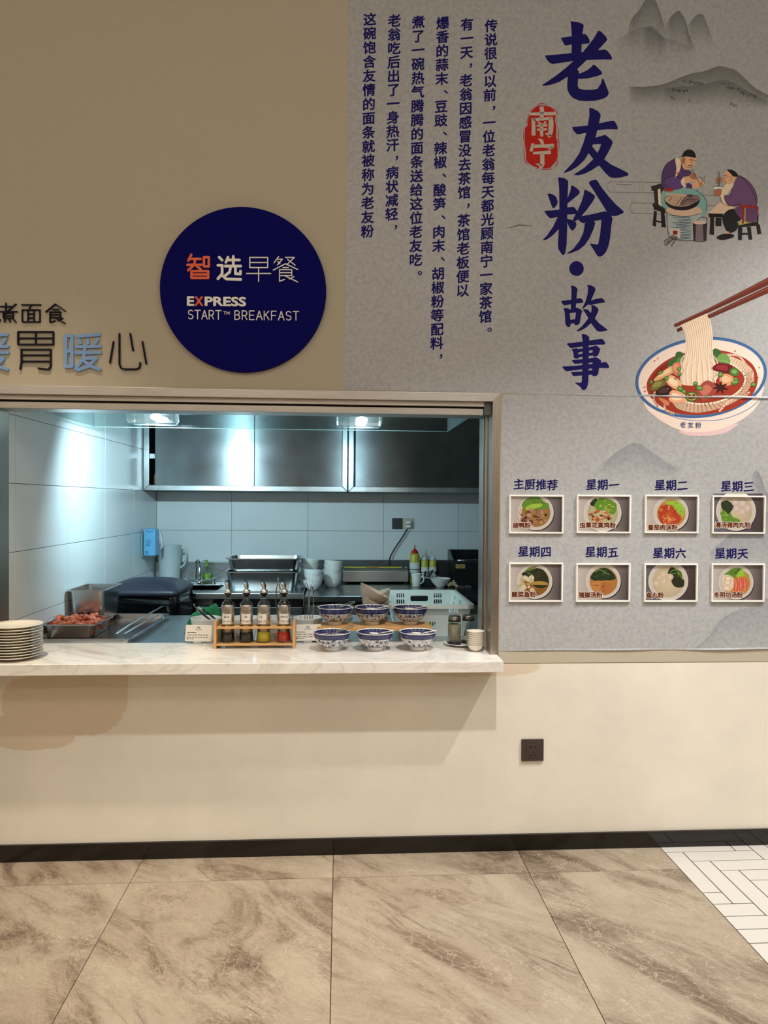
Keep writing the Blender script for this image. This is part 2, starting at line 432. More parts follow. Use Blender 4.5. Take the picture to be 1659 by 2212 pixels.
# ------------------------------------------------------------------ marble counter, worktables
ct = MB()
ct.prism([(-2.4, -0.142), (0.688, -0.142), (0.690, -0.0085), (FI-0.0005, -0.0085), (FI-0.0005, 0.292), (XL, 0.292), (XL, -0.0085), (-2.4, -0.0085)], ZC-0.046, ZC, 'z')
tag(ct.build('serving_counter', M_MARBLE, bevel=0.002), 'white marble serving counter with grey veins across the kitchen hatch', 'counter')
# ------------------------------------------------------------------ lettering and flat print
_tc = bpy.data.curves.new('glyph', 'FONT'); _to = bpy.data.objects.new('glyph', _tc); COL.objects.link(_to)
_gl = {}
def glyph(txt, bold=0.0):
    """outline mesh of a piece of text in em units: (verts, faces, bbox)"""
    key = (txt, bold)
    if key not in _gl:
        _tc.body = txt; _tc.offset = bold; _tc.resolution_u = 3
        dg = bpy.context.evaluated_depsgraph_get(); dg.update()
        me = bpy.data.meshes.new_from_object(_to.evaluated_get(dg))
        vs_ = [(v.co.x, v.co.y) for v in me.vertices]; fs = [tuple(p.vertices) for p in me.polygons]
        bpy.data.meshes.remove(me)
        xs_ = [v[0] for v in vs_]; ys_ = [v[1] for v in vs_]
        _gl[key] = (vs_, fs, (min(xs_), max(xs_), min(ys_), max(ys_)))
    return _gl[key]

def m_ink(name='print ink', rough=0.6):
    s = NT(name); s.set(spec=0.15)
    at = s.n('ShaderNodeVertexColor'); at.layer_name = 'Col'
    f = s.noise(s.coords('World'), 160, 2)
    col = s.mix(1.0, at.outputs['Color'], s.ramp(f, [(0.3, (0.93,)*3), (0.7, (1.0,)*3)]), 'MULTIPLY')
    s.set(color=col, rough=rough)
    tr = s.n('ShaderNodeBsdfTransparent'); mx = s.n('ShaderNodeMixShader')
    s.l(at.outputs['Alpha'], mx.inputs[0]); s.l(tr.outputs[0], mx.inputs[1]); s.l(s.b.outputs[0], mx.inputs[2]); s.l(mx.outputs[0], s.out.inputs[0])
    return s.m
M_INK = m_ink()

class Print:
    """flat artwork on the wall: polygons in picture measure, laid down one over the other on the plane Y"""
    def __init__(s, Y, org=(0, 0), k=1.0, ill=1.0, step=2.5e-5):
        s.Y = Y; s.org = org; s.k = k; s.ill = ill; s.n = 0; s.step = step; s.v = []; s.f = []; s.c = []
    def col(s, c):
        l = lin(c); return tuple(min(0.95, x/s.ill) for x in l)+((c[3] if len(c) > 3 else 1.0),)
    def P(s, p): return W(s.org[0]+p[0]/s.k, s.org[1]+p[1]/s.k, s.Y-s.n*s.step)
    def raw(s, pts, faces, c, cols=None):
        o = len(s.v); s.v += [tuple(s.P(p)) for p in pts]; s.f += [tuple(i+o for i in f) for f in faces]
        s.c += [s.col(x) for x in cols] if cols else [s.col(c)]*len(pts)
    def poly(s, pts, c, smooth=0, cols=None, holes=None):
        s.n += 1
        if smooth: pts = smooth_pts(pts, smooth)
        loops = [pts]+(holes or [])
        flat = [p for l in loops for p in l]
        tri = tessellate_polygon([[Vector((p[0], p[1], 0)) for p in l] for l in loops])
        s.raw(flat, [tuple(t) for t in tri], c, cols)
    def ell(s, cx, cy, rx, ry, c, rot=0.0, seg=40, c2=None, hole=None):
        s.n += 1; cr, sr = math.cos(rot), math.sin(rot)
        def pt(a, m=1): x, y = rx*m*math.cos(a), ry*m*math.sin(a); return (cx+x*cr-y*sr, cy+x*sr+y*cr)
        ring = [pt(2*math.pi*i/seg) for i in range(seg)]
        if hole:
            inn = [pt(2*math.pi*i/seg, hole) for i in range(seg)]
            s.raw(ring+inn, [(i, (i+1) % seg, (i+1) % seg+seg, i+seg) for i in range(seg)], c)
        else:
            s.raw(ring+[(cx, cy)], [(i, (i+1) % seg, seg) for i in range(seg)], c, [c]*seg+[c2 or c])
    def line(s, pts, w, c, smooth=0, cap=True, up=True):
        if up: s.n += 1
        if smooth: pts = smooth_pts(pts, smooth, False)
        n = len(pts); ws = w if isinstance(w, (list, tuple)) else None
        L = []; Rr = []
        for i in range(n):
            d = Vector(pts[min(i+1, n-1)])-Vector(pts[max(i-1, 0)])
            d = d.normalized() if d.length > 1e-9 else Vector((1, 0)); q = Vector((-d.y, d.x))
            if ws: t = i/(n-1)*(len(ws)-1); j = min(int(t), len(ws)-2); h = (ws[j]+(ws[j+1]-ws[j])*(t-j))/2
            else: h = w/2
            L.append(tuple(Vector(pts[i])+q*h)); Rr.append(tuple(Vector(pts[i])-q*h))
        s.raw(L+Rr, [(i, i+1, n+i+1, n+i) for i in range(n-1)], c)
        if cap and not ws:
            for p in pts:
                s.raw([(p[0]+w/2*math.cos(a*math.pi/5), p[1]+w/2*math.sin(a*math.pi/5)) for a in range(10)], [tuple(range(10))], c)
    def text(s, txt, cx, cy, size, c, bold=0.0, shear=0.0, box=None, rot=0.0, center=False, yc=0.36):
        """em box centred on (cx, cy); or stretched to box = (x0, y0, x1, y1)"""
        v, f, bb = glyph(txt, 0.0); s.n += 1
        m = 1 if bold <= 0 else (8 if bold < 0.05 else 12)
        for k in range(m):
            an = 2*math.pi*k/m; dx, dy = (bold*math.cos(an), bold*math.sin(an)) if m > 1 else (0, 0); out = []
            for x, y in v:
                x += dx; y += dy
                if box:
                    px = box[0]+(x-bb[0]+bold)/(bb[1]-bb[0]+2*bold)*(box[2]-box[0]); py = box[3]-(y-bb[2]+bold)/(bb[3]-bb[2]+2*bold)*(box[3]-box[1])
                    out.append((px, py+rot*(px-box[0]))); continue
                if center: x -= (bb[0]+bb[1])/2; y -= (bb[2]+bb[3])/2
                else: x -= 0.5; y -= yc
                out.append((cx+x*size, cy-(y+shear*x)*size+rot*x*size))
            s.raw(out, f, c); s.n += 0.1
    def build(s, name, parent, mat=None, label=None):
        me = bpy.data.meshes.new(name); me.from_pydata(s.v, [], s.f); me.materials.append(mat or M_INK)
        a = me.color_attributes.new('Col', 'FLOAT_COLOR', 'POINT')
        a.data.foreach_set('color', [x for c in s.c for x in c])
        bm = bmesh.new(); bm.from_mesh(me)
        for f in bm.faces:
            f.normal_update()
            if f.normal.y > 0: f.normal_flip()
        bm.to_mesh(me); bm.free(); me.update()
        o = bpy.data.objects.new(name, me); COL.objects.link(o); o.parent = parent
        if label: o['label'] = label
        return o

# ------------------------------------------------------------------ mural poster: three vinyl sheets
def m_poster():
    s = NT('mottled grey vinyl'); c = lin((176, 176, 175)); d = lin((161, 161, 161))
    f = s.noise(s.coords('World', scale=(1, 1, 1)), 60, 3, 0.6, 0.6)
    g = s.noise(s.coords('World'), 1.1, 3)
    col = s.ramp(f, [(0.42, c), (0.62, d)])
    col = s.mix(s.math('MULTIPLY', g, 0.25), col, lin((160, 161, 165)))
    w = s.noise(s.coords('World', rot=(0, 0.6, 0), scale=(1, 1, 2.4)), 3.5, 6, 0.6, 1.5)
    s.set(color=col, rough=0.42)
    s.bump(s.ramp(w, [(0.49, (0, 0, 0)), (0.505, (1, 1, 1)), (0.54, (0, 0, 0))]), 0.12, 0.002); return s.m
M_POSTER = m_poster()
YP = -0.0022
PXR = 2.45; SEAM_Z = 2.004
poster = thing('mural_poster', 'large grey wall mural with navy title, story text and noodle bowl picture', 'poster', (0, 0, 0))
def sheet(pts, wav=None):
    mb = MB(); mb.prism(pts, YP, -0.0012); return mb.build('vinyl_sheet', M_POSTER, poster)
sheet([(0.012, 2.012), (1.005, 2.006), (1.005, CEIL-0.01), (0.024, CEIL-0.01)])
sheet([(1.0056, 2.006), (PXR, 2.008), (PXR, CEIL-0.01), (1.0056, CEIL-0.01)])
bot = []
for i in range(25):
    x = 0.702+(PXR-0.702)*i/24; bot.append((x, 0.879+0.002*math.sin(i*1.9)+0.0022*math.sin(i*0.83)))
sheet([(0.702, 2.003)]+bot+[(PXR, 2.0045)])
# lifted vinyl edges: a curled lip along the horizontal seam and the lower edge
def lip(x0, x1, z, amp, seed, n=60, dz=0.010):
    rnd = random.Random(seed); mb = MB(); v = []; f = []
    ph = [rnd.uniform(0, 6) for _ in range(4)]
    for i in range(n+1):
        t = i/n; x = x0+(x1-x0)*t
        h = amp*max(0.0, math.sin(math.pi*t))*(0.55+0.45*math.sin(t*17+ph[0])*math.sin(t*7+ph[1]))
        zz = z+0.001*math.sin(t*23+ph[2])
        v += [(x, YP-0.0001, zz+dz), (x, YP-h*0.5-0.0002, zz+dz*0.4), (x, YP-h-0.0003, zz), (x, YP-0.0001, zz-0.001)]
    for i in range(n):
        for k in range(3): f.append((4*i+k, 4*i+4+k, 4*i+5+k, 4*i+1+k))
    mb.add(v, f, 0, True); return mb.build('curled_edge', M_POSTER, poster)
lip(1.02, PXR, SEAM_Z+0.001, 0.006, 4); lip(0.72, PXR, 0.880, 0.006, 5, dz=0.008)

NAVY = (15, 10, 76); ILL = 0.62
# story columns, right to left
story = [('传说很久以前，一位老翁每天都光顾南宁一家茶馆。', (1061, 56), (1048, 714)),
         ('有一天，老翁因感冒没去茶馆，茶馆老板便以', (1009, 53), (999, 628)),
         ('爆香的蒜末、豆豉、辣椒、酸笋、肉末、胡椒粉等配料，', (956.5, 50), (943, 772)),
         ('煮了一碗热气腾腾的面条送给这位老友吃。', (904, 48), (897.5, 592)),
         ('老翁吃后出了一身热汗，病状减轻，', (852, 45), (845.5, 493)),
         ('这碗饱含友情的面条就被称为老友粉', (799, 42), (793.5, 500))]
for txt, p0, p1 in story:
    n = len(txt)
    for i, ch in enumerate(txt):
        pr = Print(YP-0.0003, ill=ILL)
        t = i/(n-1); x = p0[0]+(p1[0]-p0[0])*t; y = p0[1]+(p1[1]-p0[1])*t; sz = 28.6
        if ch in '，、。': pr.text(ch, x+9.5, y-2, sz*0.95, NAVY, 0.02, center=True)
        else: pr.text(ch, x, y, sz, NAVY, 0.028, shear=0.09)
        pr.build('story_character', poster)

# brush-drawn title
def brush(org, k, strokes, name='title_character'):
    p = Print(YP-0.0003, org, k, ILL)
    for st_ in strokes:
        if isinstance(st_, tuple): p.poly(st_[0], NAVY, holes=st_[1])
        else: p.poly(st_, NAVY)
    p.build(name, poster)
brush((1160, 30), 8.295, [
 [(600,130),(740,150),(820,180),(838,205),(815,360),(800,540),(795,700),(620,700),(625,400),(612,230)],
 [(425,430),(620,400),(860,358),(895,385),(935,450),(945,500),(935,528),(800,540),(625,548),(510,568),(490,550)],
 [(140,745),(400,725),(620,700),(900,680),(1070,655),(1215,635),(1260,660),(1330,750),(1348,800),(1330,818),(1100,818),(890,828),(645,845),(290,898),(235,885),(180,825)],
 [(1105,300),(1150,320),(1235,410),(1260,460),(1240,490),(1100,640),(890,828),(720,990),(600,1090),(400,1220),(250,1270),(150,1288),(90,1283),(100,1268),(350,1100),(520,965),(700,800),(820,685),(900,590),(1010,450),(1070,350),(1090,310)],
 [(755,1075),(900,1010),(975,950),(1010,905),(1060,935),(1140,1015),(1170,1065),(1160,1085),(1060,1120),(900,1158),(735,1165)],
 [(720,990),(750,1030),(755,1075),(735,1165),(730,1290),(750,1335),(830,1360),(1000,1360),(1085,1340),(1140,1260),(1170,1165),(1183,1155),(1200,1185),(1240,1290),(1280,1390),(1285,1430),(1260,1475),(1200,1515),(1050,1555),(900,1565),(760,1555),(650,1510),(590,1450),(550,1370),(540,1290),(550,1115),(600,1000)]])
brush((1160, 220), 8.295, [
 [(628,450),(910,425),(1110,385),(1350,335),(1390,345),(1430,410),(1450,470),(1440,495),(1260,490),(1080,508),(885,553),(740,585),(700,570),(650,510)],
 [(935,108),(990,115),(1090,165),(1135,215),(1142,250),(1110,385),(1080,508),(1050,640),(1000,770),(925,920),(850,1040),(740,1150),(620,1225),(490,1277),(478,1265),(500,1240),(650,1080),(760,920),(830,740),(885,553),(910,425),(940,230)],
 [(1050,640),(1215,592),(1245,605),(1340,690),(1358,735),(1300,860),(1205,1030),(1110,1140),(980,1225),(850,1290),(740,1318),(680,1315),(665,1300),(850,1180),(1010,1025),(1083,915),(1120,840),(1150,755),(1000,762),(980,760)],
 [(925,920),(985,795),(1083,915),(1205,1030),(1330,1125),(1500,1205),(1625,1270),(1645,1300),(1620,1325),(1500,1355),(1370,1365),(1300,1345),(1240,1290),(1110,1140),(1010,1025)]])
brush((1160, 370), 8.295, [
 [(375,115),(400,108),(480,120),(545,155),(560,190),(548,480),(542,700),(542,1000),(530,1330),(510,1450),(490,1495),(470,1500),(445,1490),(385,1400),(375,1330),(390,1050),(400,680),(398,350),(388,200)],
 [(187,405),(215,397),(280,410),(345,460),(372,540),(355,610),(305,660),(285,660),(260,610),(220,500)],
 [(610,262),(640,258),(700,290),(760,350),(768,380),(740,420),(545,580),(545,490),(600,350)],
 [(130,708),(260,702),(400,685),(545,648),(640,635),(680,655),(722,715),(695,768),(545,775),(375,815),(250,845),(215,830),(160,765)],
 [(400,800),(400,1030),(280,1150),(190,1215),(120,1240),(103,1228),(180,1150),(290,990),(370,820)],
 [(540,848),(640,875),(700,915),(708,960),(690,1010),(650,1055),(620,1055),(590,1025),(545,930)],
 [(848,335),(870,333),(950,370),(1030,430),(1040,465),(1000,540),(900,680),(800,800),(735,865),(680,898),(640,870),(730,700),(800,540),(840,400)],
 [(930,200),(960,168),(1050,150),(1080,165),(1150,280),(1300,470),(1420,600),(1540,705),(1560,728),(1530,755),(1440,795),(1380,805),(1330,795),(1250,720),(1150,560),(1000,320),(935,225)],
 [(800,803),(1000,765),(1220,715),(1260,728),(1330,795),(1355,850),(1335,960),(1310,1200),(1280,1340),(1240,1440),(1180,1510),(1125,1532),(1080,1515),(1050,1460),(950,1305),(960,1297),(1080,1313),(1100,1290),(1130,1130),(1155,870),(1020,890),(830,928),(790,915),(730,860)],
 [(860,925),(1020,890),(1045,925),(1020,1020),(940,1200),(850,1330),(740,1415),(620,1462),(550,1476),(540,1465),(650,1390),(760,1250),(830,1100)]])
p = Print(YP-0.0003, ill=ILL); p.ell(1245.3, 580, 15.7, 16, NAVY); p.build('title_dot', poster)
brush((1190, 600), 11.06, [
 [(480,190),(520,187),(590,215),(640,270),(625,350),(612,500),(600,640),(597,720),(475,760),(480,640),(490,500),(495,300)],
 [(245,570),(265,550),(490,525),(612,500),(700,485),(740,510),(780,575),(765,597),(610,612),(480,635),(325,660),(285,635)],
 [(303,738),(340,725),(400,730),(475,762),(450,840),(465,1005),(470,1100),(465,1165),(430,1182),(390,1170),(345,1110),(340,980),(330,830)],
 [(475,762),(600,718),(640,720),(710,755),(750,800),(725,880),(700,1030),(685,1095),(650,1125),(595,1142),(575,1130),(555,1090),(580,985),(600,830),(450,842)],
 [(455,1005),(590,990),(600,1090),(470,1097)],
 [(870,175),(890,165),(980,190),(1050,235),(1065,280),(1040,360),(958,540),(890,640),(740,762),(738,750),(830,560),(880,380),(885,250)],
 [(958,540),(1100,500),(1210,485),(1240,500),(1298,570),(1290,590),(1150,610),(1000,640),(950,655),(890,640)],
 [(965,665),(990,650),(1060,675),(1120,725),(1140,775),(1100,870),(1050,970),(960,1085),(840,1190),(740,1250),(660,1280),(607,1280),(620,1262),(750,1150),(895,970),(950,850),(975,760)],
 [(765,765),(830,745),(890,765),(960,850),(1050,970),(1150,1085),(1290,1190),(1355,1240),(1340,1262),(1240,1285),(1160,1287),(1110,1275),(1070,1235),(960,1085),(895,970),(830,850)]])
brush((1190, 710), 11.06, [
 [(733,135),(780,123),(860,150),(915,195),(920,285),(905,400),(900,1100),(898,1250),(885,1340),(860,1410),(825,1455),(785,1470),(745,1455),(690,1380),(570,1295),(580,1285),(700,1290),(735,1275),(745,1110),(760,430),(760,310)],
 [(378,365),(395,348),(760,312),(920,285),(1210,240),(1250,260),(1303,345),(1285,380),(1100,382),(905,400),(760,425),(490,465),(440,440)],
 ([(500,480),(620,468),(645,485),(770,470),(905,445),(1085,403),(1120,425),(1185,485),(1130,635),(1090,660),(1030,668),(1000,645),(905,650),(760,672),(660,690),(650,715),(595,715),(550,690),(540,590)], [[(650,570),(655,612),(760,595),(760,545)], [(910,522),(910,577),(990,570),(1000,515)]]),
 [(495,752),(510,745),(760,730),(905,715),(1070,678),(1120,700),(1205,765),(1190,810),(1150,950),(1130,1080),(1090,1130),(1035,1140),(990,1120),(975,1100),(985,990),(988,948),(995,835),(998,805),(900,818),(750,825),(580,840),(545,825)],
 [(268,915),(290,902),(600,885),(760,865),(900,850),(1195,810),(1300,797),(1340,815),(1385,880),(1393,920),(1370,942),(1150,938),(900,958),(745,970),(380,1018),(340,1000)],
 [(485,1045),(500,1035),(750,1020),(900,1000),(1130,985),(1130,1080),(900,1105),(745,1115),(560,1137),(520,1120)]])

# red seal
p = Print(YP-0.0003, (1120, 215), 13.82, ILL); RED = (150, 26, 16); PAPER = (160, 150, 138)
p.poly([(560,185),(700,175),(850,185),(980,235),(1075,310),(1110,420),(1120,480),(1095,550),(1095,650),(1130,800),(1130,1000),(1120,1130),(1160,1220),(1160,1400),(1175,1700),(1120,1850),(1010,1960),(960,2035),(780,2060),(600,2050),(480,2000),(380,1960),(250,1850),(225,1780),(215,1450),(180,1320),(190,1000),(190,850),(275,770),(265,700),(320,490),(370,370),(450,270)], RED)
for q in ([(550,155),(700,120),(900,160)], [(1080,250),(1150,380),(1158,470)], [(1140,580),(1133,730)], [(1145,750),(1195,950),(1188,1130),(1210,1320),(1200,1560)], [(1185,1790),(1150,1930),(1090,2030)], [(1045,2055),(900,2085),(620,2085)], [(590,2075),(490,2040)], [(310,1945),(220,1880),(170,1700),(165,1380)], [(380,285),(320,380)], [(305,420),(290,540),(230,710)], [(165,925),(140,1240)]):
    p.line(q, [4, 20, 22, 4], RED, smooth=4, cap=False)
p.n += 2
for q, w in (([(330,432),(640,428),(1112,415)], [70, 95, 110]), ([(675,212),(700,300),(692,580)], [110, 128, 115]), ([(385,600),(640,590),(960,560)], [90, 78, 100]), ([(443,560),(450,800),(450,1075)], [110, 112, 118]),
             ([(965,520),(975,700),(955,980),(900,1135)], [90, 150, 140, 50]), ([(800,1005),(920,1060),(985,1060)], [20, 90, 110]), ([(565,655),(660,730)], [20, 80]), ([(820,660),(710,770)], [60, 40]), ([(545,782),(860,768)], [60, 70]), ([(550,900),(850,885)], [60, 66]), ([(692,720),(690,930),(695,1105)], [90, 105, 80]),
             ([(590,1175),(680,1230),(725,1340)], [20, 110, 90]), ([(430,1310),(420,1400),(370,1545)], [90, 100, 90]), ([(430,1400),(700,1390),(1065,1385)], [110, 90, 140]), ([(1040,1400),(870,1490)], [110, 10]), ([(435,1600),(700,1588),(965,1575)], [70, 95, 120]), ([(705,1600),(712,1800),(700,1950),(640,2070)], [130, 125, 140, 60]), ([(510,1912),(640,1960),(700,1990)], [10, 80, 120])):
    p.line(q, w, PAPER, smooth=5, cap=False, up=False)
p.build('red_seal', poster, label='red seal stamp with two pale characters')

# ink-wash mountains, hills and clouds
p = Print(YP-0.0002, (1090, 0), 2.916, 0.6, step=1e-6)
def flush(name):
    p.build(name, poster); p.v = []; p.f = []; p.c = []
def peak(ridge, base, c, a=0.55, cols=10):
    """a ridge line that fades into the paper towards its foot"""
    pts = []; colr = []; f = []; n = len(ridge); rows = 6
    rp = smooth_pts(ridge, 4, False); n = len(rp)
    for r_ in range(rows+1):
        t = r_/rows
        for (x, y) in rp:
            e = min(1.0, min((x-rp[0][0]), (rp[-1][0]-x))/40.0+0.0) if n > 2 else 1
            pts.append((x, y+(base-y)*t)); colr.append((*c, max(0.0, a*(1-t)**1.25*max(0.0, min(1, 0.15+e)))))
    for r_ in range(rows):
        for i in range(n-1): f.append((r_*n+i, r_*n+i+1, (r_+1)*n+i+1, (r_+1)*n+i))
    p.n += 4; p.raw(pts, f, c, colr); flush('ink_mountain')
GR = (88, 94, 96)
peak([(770,210),(800,120),(850,60),(885,0),(940,-10),(970,50),(1000,140),(1020,190)], 300, GR, 0.5)
peak([(870,190),(890,170),(920,165),(960,190),(1020,260)], 400, GR, 0.35)
peak([(1015,160),(1050,100),(1090,70),(1110,78),(1140,130),(1165,230),(1200,300)], 330, GR, 0.55)
peak([(1150,170),(1185,120),(1215,92),(1250,92),(1270,140),(1310,240)], 300, GR, 0.45)
peak([(700,260),(800,200),(900,170),(1000,230),(1200,300)], 420, GR, 0.16)
peak([(780,545),(900,545),(1000,530),(1100,490),(1180,462),(1250,450),(1320,425),(1355,415),(1400,425),(1450,440),(1500,480),(1560,540),(1640,590),(1700,620)], 680, (90, 92, 90), 0.55)
peak([(1000,560),(1100,545),(1200,540),(1300,520),(1380,500),(1460,530),(1560,590),(1660,640)], 690, (84, 88, 86), 0.3)
p.n += 10
rn = random.Random(5)
for (x0, x1, y0, y1, n_) in ((1060,1165,555,572,26), (1120,1250,500,528,26), (1400,1480,540,562,20), (1480,1585,565,612,26), (1050,1078,600,632,6), (1415,1470,640,668,8), (1155,1170,625,638,3), (1360,1420,515,530,8)):
    for i in range(n_):
        x = rn.uniform(x0, x1); y = y0+(y1-y0)*(x-x0)/(x1-x0+1e-6)*0.6+rn.uniform(0, (y1-y0)*0.5); h = rn.uniform(6, 18)
        p.line([(x, y), (x+rn.uniform(-4, 4), y+h)], rn.uniform(2, 4), (66, 68, 64, 0.75), cap=False, up=False)
        if i % 3 == 0: p.line([(x-7, y+2), (x+8, y+rn.uniform(-2, 3))], 2.5, (66, 68, 64, 0.7), cap=False, up=False)
    flush('ink_tree_clump')
for y, x0, x1 in ((1145, 660, 990), (1160, 700, 800), (1210, 660, 990), (1228, 1230, 1330), (1278, 800, 985), (1293, 1260, 1330), (1343, 800, 985)):
    p.line([(x0, y), (x1, y+4)], 4, (110, 106, 100, 0.6), cap=False, up=False)
p.line([(805,1278),(790,1300),(792,1325),(808,1343)], 4, (110, 106, 100, 0.6), smooth=4, cap=False)
p.line([(670,1145),(648,1160),(646,1185),(665,1210)], 4, (110, 106, 100, 0.5), smooth=4, cap=False)
p.line([(0,1440),(60,1428),(95,1418),(180,1425)], [1, 8, 12, 2], (110, 106, 100, 0.7), smooth=4, cap=False)
flush('ink_cloud_lines')
# faint hills around the dish photographs
p.org = (1070, 1010); p.k = 2.817
peak([(640,-10),(760,-110),(860,-150),(960,-90),(1060,-20),(1120,0)], 90, (112, 118, 128), 0.3)
peak([(1300,520),(1400,430),(1480,380),(1600,300),(1700,240)], 700, (112, 118, 130), 0.3)
peak([(1180,1120),(1280,1050),(1360,940),(1440,880),(1540,850),(1640,800),(1700,790)], 1115, (112, 118, 132), 0.22)
peak([(1560,40),(1590,20),(1620,60),(1650,150),(1700,170)], 330, (104, 110, 122), 0.4)
# ------------------------------------------------------------------ the two old men, painted
p = Print(YP-0.0004, (1390, 310), 6.167, 0.66, step=8e-6)
BK = (30, 28, 30); PU = (72, 52, 92); PL = (98, 70, 104); SK = (196, 150, 116); SK2 = (150, 100, 76); WH = (202, 184, 160); TE = (112, 152, 148); RD = (140, 38, 34)
p.poly([(100,570),(240,530),(290,550),(300,880),(120,840),(125,800),(150,790),(135,630),(110,630)], (44, 38, 40))
p.poly([(190,610),(225,600),(240,840),(200,810)], WH)
p.poly([(130,820),(290,880),(300,930),(140,880)], BK)
for q in ([(140,900),(180,900),(165,1110),(120,1090)], [(230,900),(280,920),(300,1120),(240,1115)], [(165,1020),(260,1040),(255,1060),(165,1045)]): p.poly(q, BK)
p.poly([(270,620),(420,590),(560,590),(700,610),(780,680),(845,800),(830,930),(780,980),(700,960),(290,870),(230,760),(235,680)], TE, smooth=3)
p.poly([(240,520),(250,390),(310,270),(380,220),(430,200),(500,260),(560,340),(620,360),(640,400),(600,440),(520,450),(530,570),(500,600),(400,620),(280,600)], PU, smooth=3)
p.poly([(380,430),(480,470),(500,590),(420,610),(330,560),(280,500)], (84, 62, 110), smooth=3)
p.poly([(580,510),(660,560),(650,600),(560,595)], PU)
p.poly([(275,600),(400,590),(390,640),(280,640)], RD)
p.poly([(420,205),(470,195),(500,270),(480,370),(420,460),(440,330)], WH, smooth=2)
p.line([(420,395),(490,388)], 10, RD); p.line([(420,410),(485,405)], 6, RD)
p.poly([(500,230),(540,170),(600,165),(690,190),(690,260),(660,310),(600,345),(540,340),(515,290)], SK, smooth=3)
p.poly([(500,230),(535,180),(560,200),(545,260),(520,270)], SK2, smooth=2)
p.poly([(500,180),(540,110),(600,80),(660,95),(690,140),(694,190),(600,175),(540,175),(450,195)], BK, smooth=3)
for q, w in (([(615,215),(660,220)], 9), ([(625,240),(645,238)], 6), ([(672,235),(690,225)], 7), ([(600,290),(650,300)], 10), ([(545,215),(535,250),(550,270)], 6), ([(640,250),(655,275),(640,285)], 5), ([(555,290),(575,320),(640,320)], 5)): p.line(q, w, (60, 40, 36))
p.poly([(500,490),(540,455),(560,500),(545,540),(570,580),(530,570),(505,540)], WH, smooth=3)
p.poly([(545,460),(620,430),(690,440),(720,500),(640,500),(570,530)], SK, smooth=3)
p.poly([(610,430),(640,400),(690,395),(705,440),(690,480),(640,470)], SK2, smooth=3)
p.poly([(660,530),(740,480),(790,500),(800,540),(700,600),(650,590)], SK, smooth=3)
p.line([(650,340),(690,430),(740,520)], 7, (60, 50, 44)); p.poly([(735,520),(780,520),(790,570),(750,575)], (160, 116, 60))
for q in ([(740,440),(780,470),(770,530)], [(830,440),(790,460),(770,460)], [(820,470),(800,500),(820,520)]): p.line(q, 5, BK, smooth=3)
# wok and stove
p.poly([(310,900),(330,950),(320,1100),(350,1240),(480,1290),(660,1290),(750,1200),(770,1050),(775,900)], (150, 162, 160))
for i, y in enumerate(range(960, 1280, 22)): p.line([(330+(i*37) % 120, y), (470+(i*61) % 140, y+6), (640, y-4)], [4, 14, 5], (72, 88, 104), smooth=3, cap=False)
p.poly([(305,880),(400,840),(700,840),(770,890),(760,930),(600,970),(420,960),(310,920)], (186, 160, 140), smooth=3)
p.poly([(275,740),(330,700),(450,680),(620,680),(740,700),(755,750),(700,840),(560,890),(420,880),(320,830)], BK, smooth=3)
p.poly([(278,740),(340,700),(460,680),(620,685),(740,705),(750,745),(660,800),(540,840),(400,830),(320,790)], (166, 140, 120), smooth=3)
p.poly([(480,830),(560,700),(640,690),(740,710),(745,750),(660,800)], (120, 98, 96), smooth=2)
for q in ([(430,820),(510,720)], [(480,830),(560,715)], [(515,830),(600,730)], [(340,770),(380,710)], [(600,745),(720,740)], [(600,770),(700,765)], [(500,790),(660,700)]): p.line(q, 7, (40, 34, 36))
p.line([(285,675),(450,680),(560,690)], 16, (196, 164, 130)); p.ell(620, 695, 42, 18, (70, 60, 58))
p.poly([(355,1125),(490,1130),(490,1270),(430,1240),(355,1200)], (176, 170, 158)); p.poly([(390,1160),(455,1165),(450,1215),(395,1210)], (120, 30, 24))
for q in ([(280,1340),(420,1230)], [(300,1360),(440,1240)], [(330,1320),(450,1250)], [(375,1360),(440,1270)], [(280,1300),(400,1220)]): p.line(q, 14, (34, 30, 32)); p.line([(q[0][0]+5, q[0][1]), q[1]], 4, (150, 130, 110))
p.poly([(655,1050),(700,1030),(800,1030),(850,1060),(840,1290),(760,1310),(665,1295)], (110, 98, 104))
p.poly([(655,1060),(700,1080),(690,1300),(665,1295)], (46, 42, 48)); p.poly([(790,1080),(850,1060),(840,1290),(800,1300)], (52, 46, 52))
p.ell(752, 1052, 92, 24, (190, 168, 152)); p.line([(720,1030),(760,985),(830,985),(850,1020),(830,1080),(800,1130)], 8, BK, smooth=3)
for q in ([(310,900),(320,1100),(350,1240),(480,1290),(660,1290)], [(665,1295),(760,1310),(840,1290)], [(310,920),(420,960),(600,970),(760,930)], [(700,620),(800,700),(845,800),(830,900)], [(240,520),(250,390),(310,270),(430,200)], [(280,470),(400,430),(480,470)]): p.line(q, 6, BK, smooth=3)
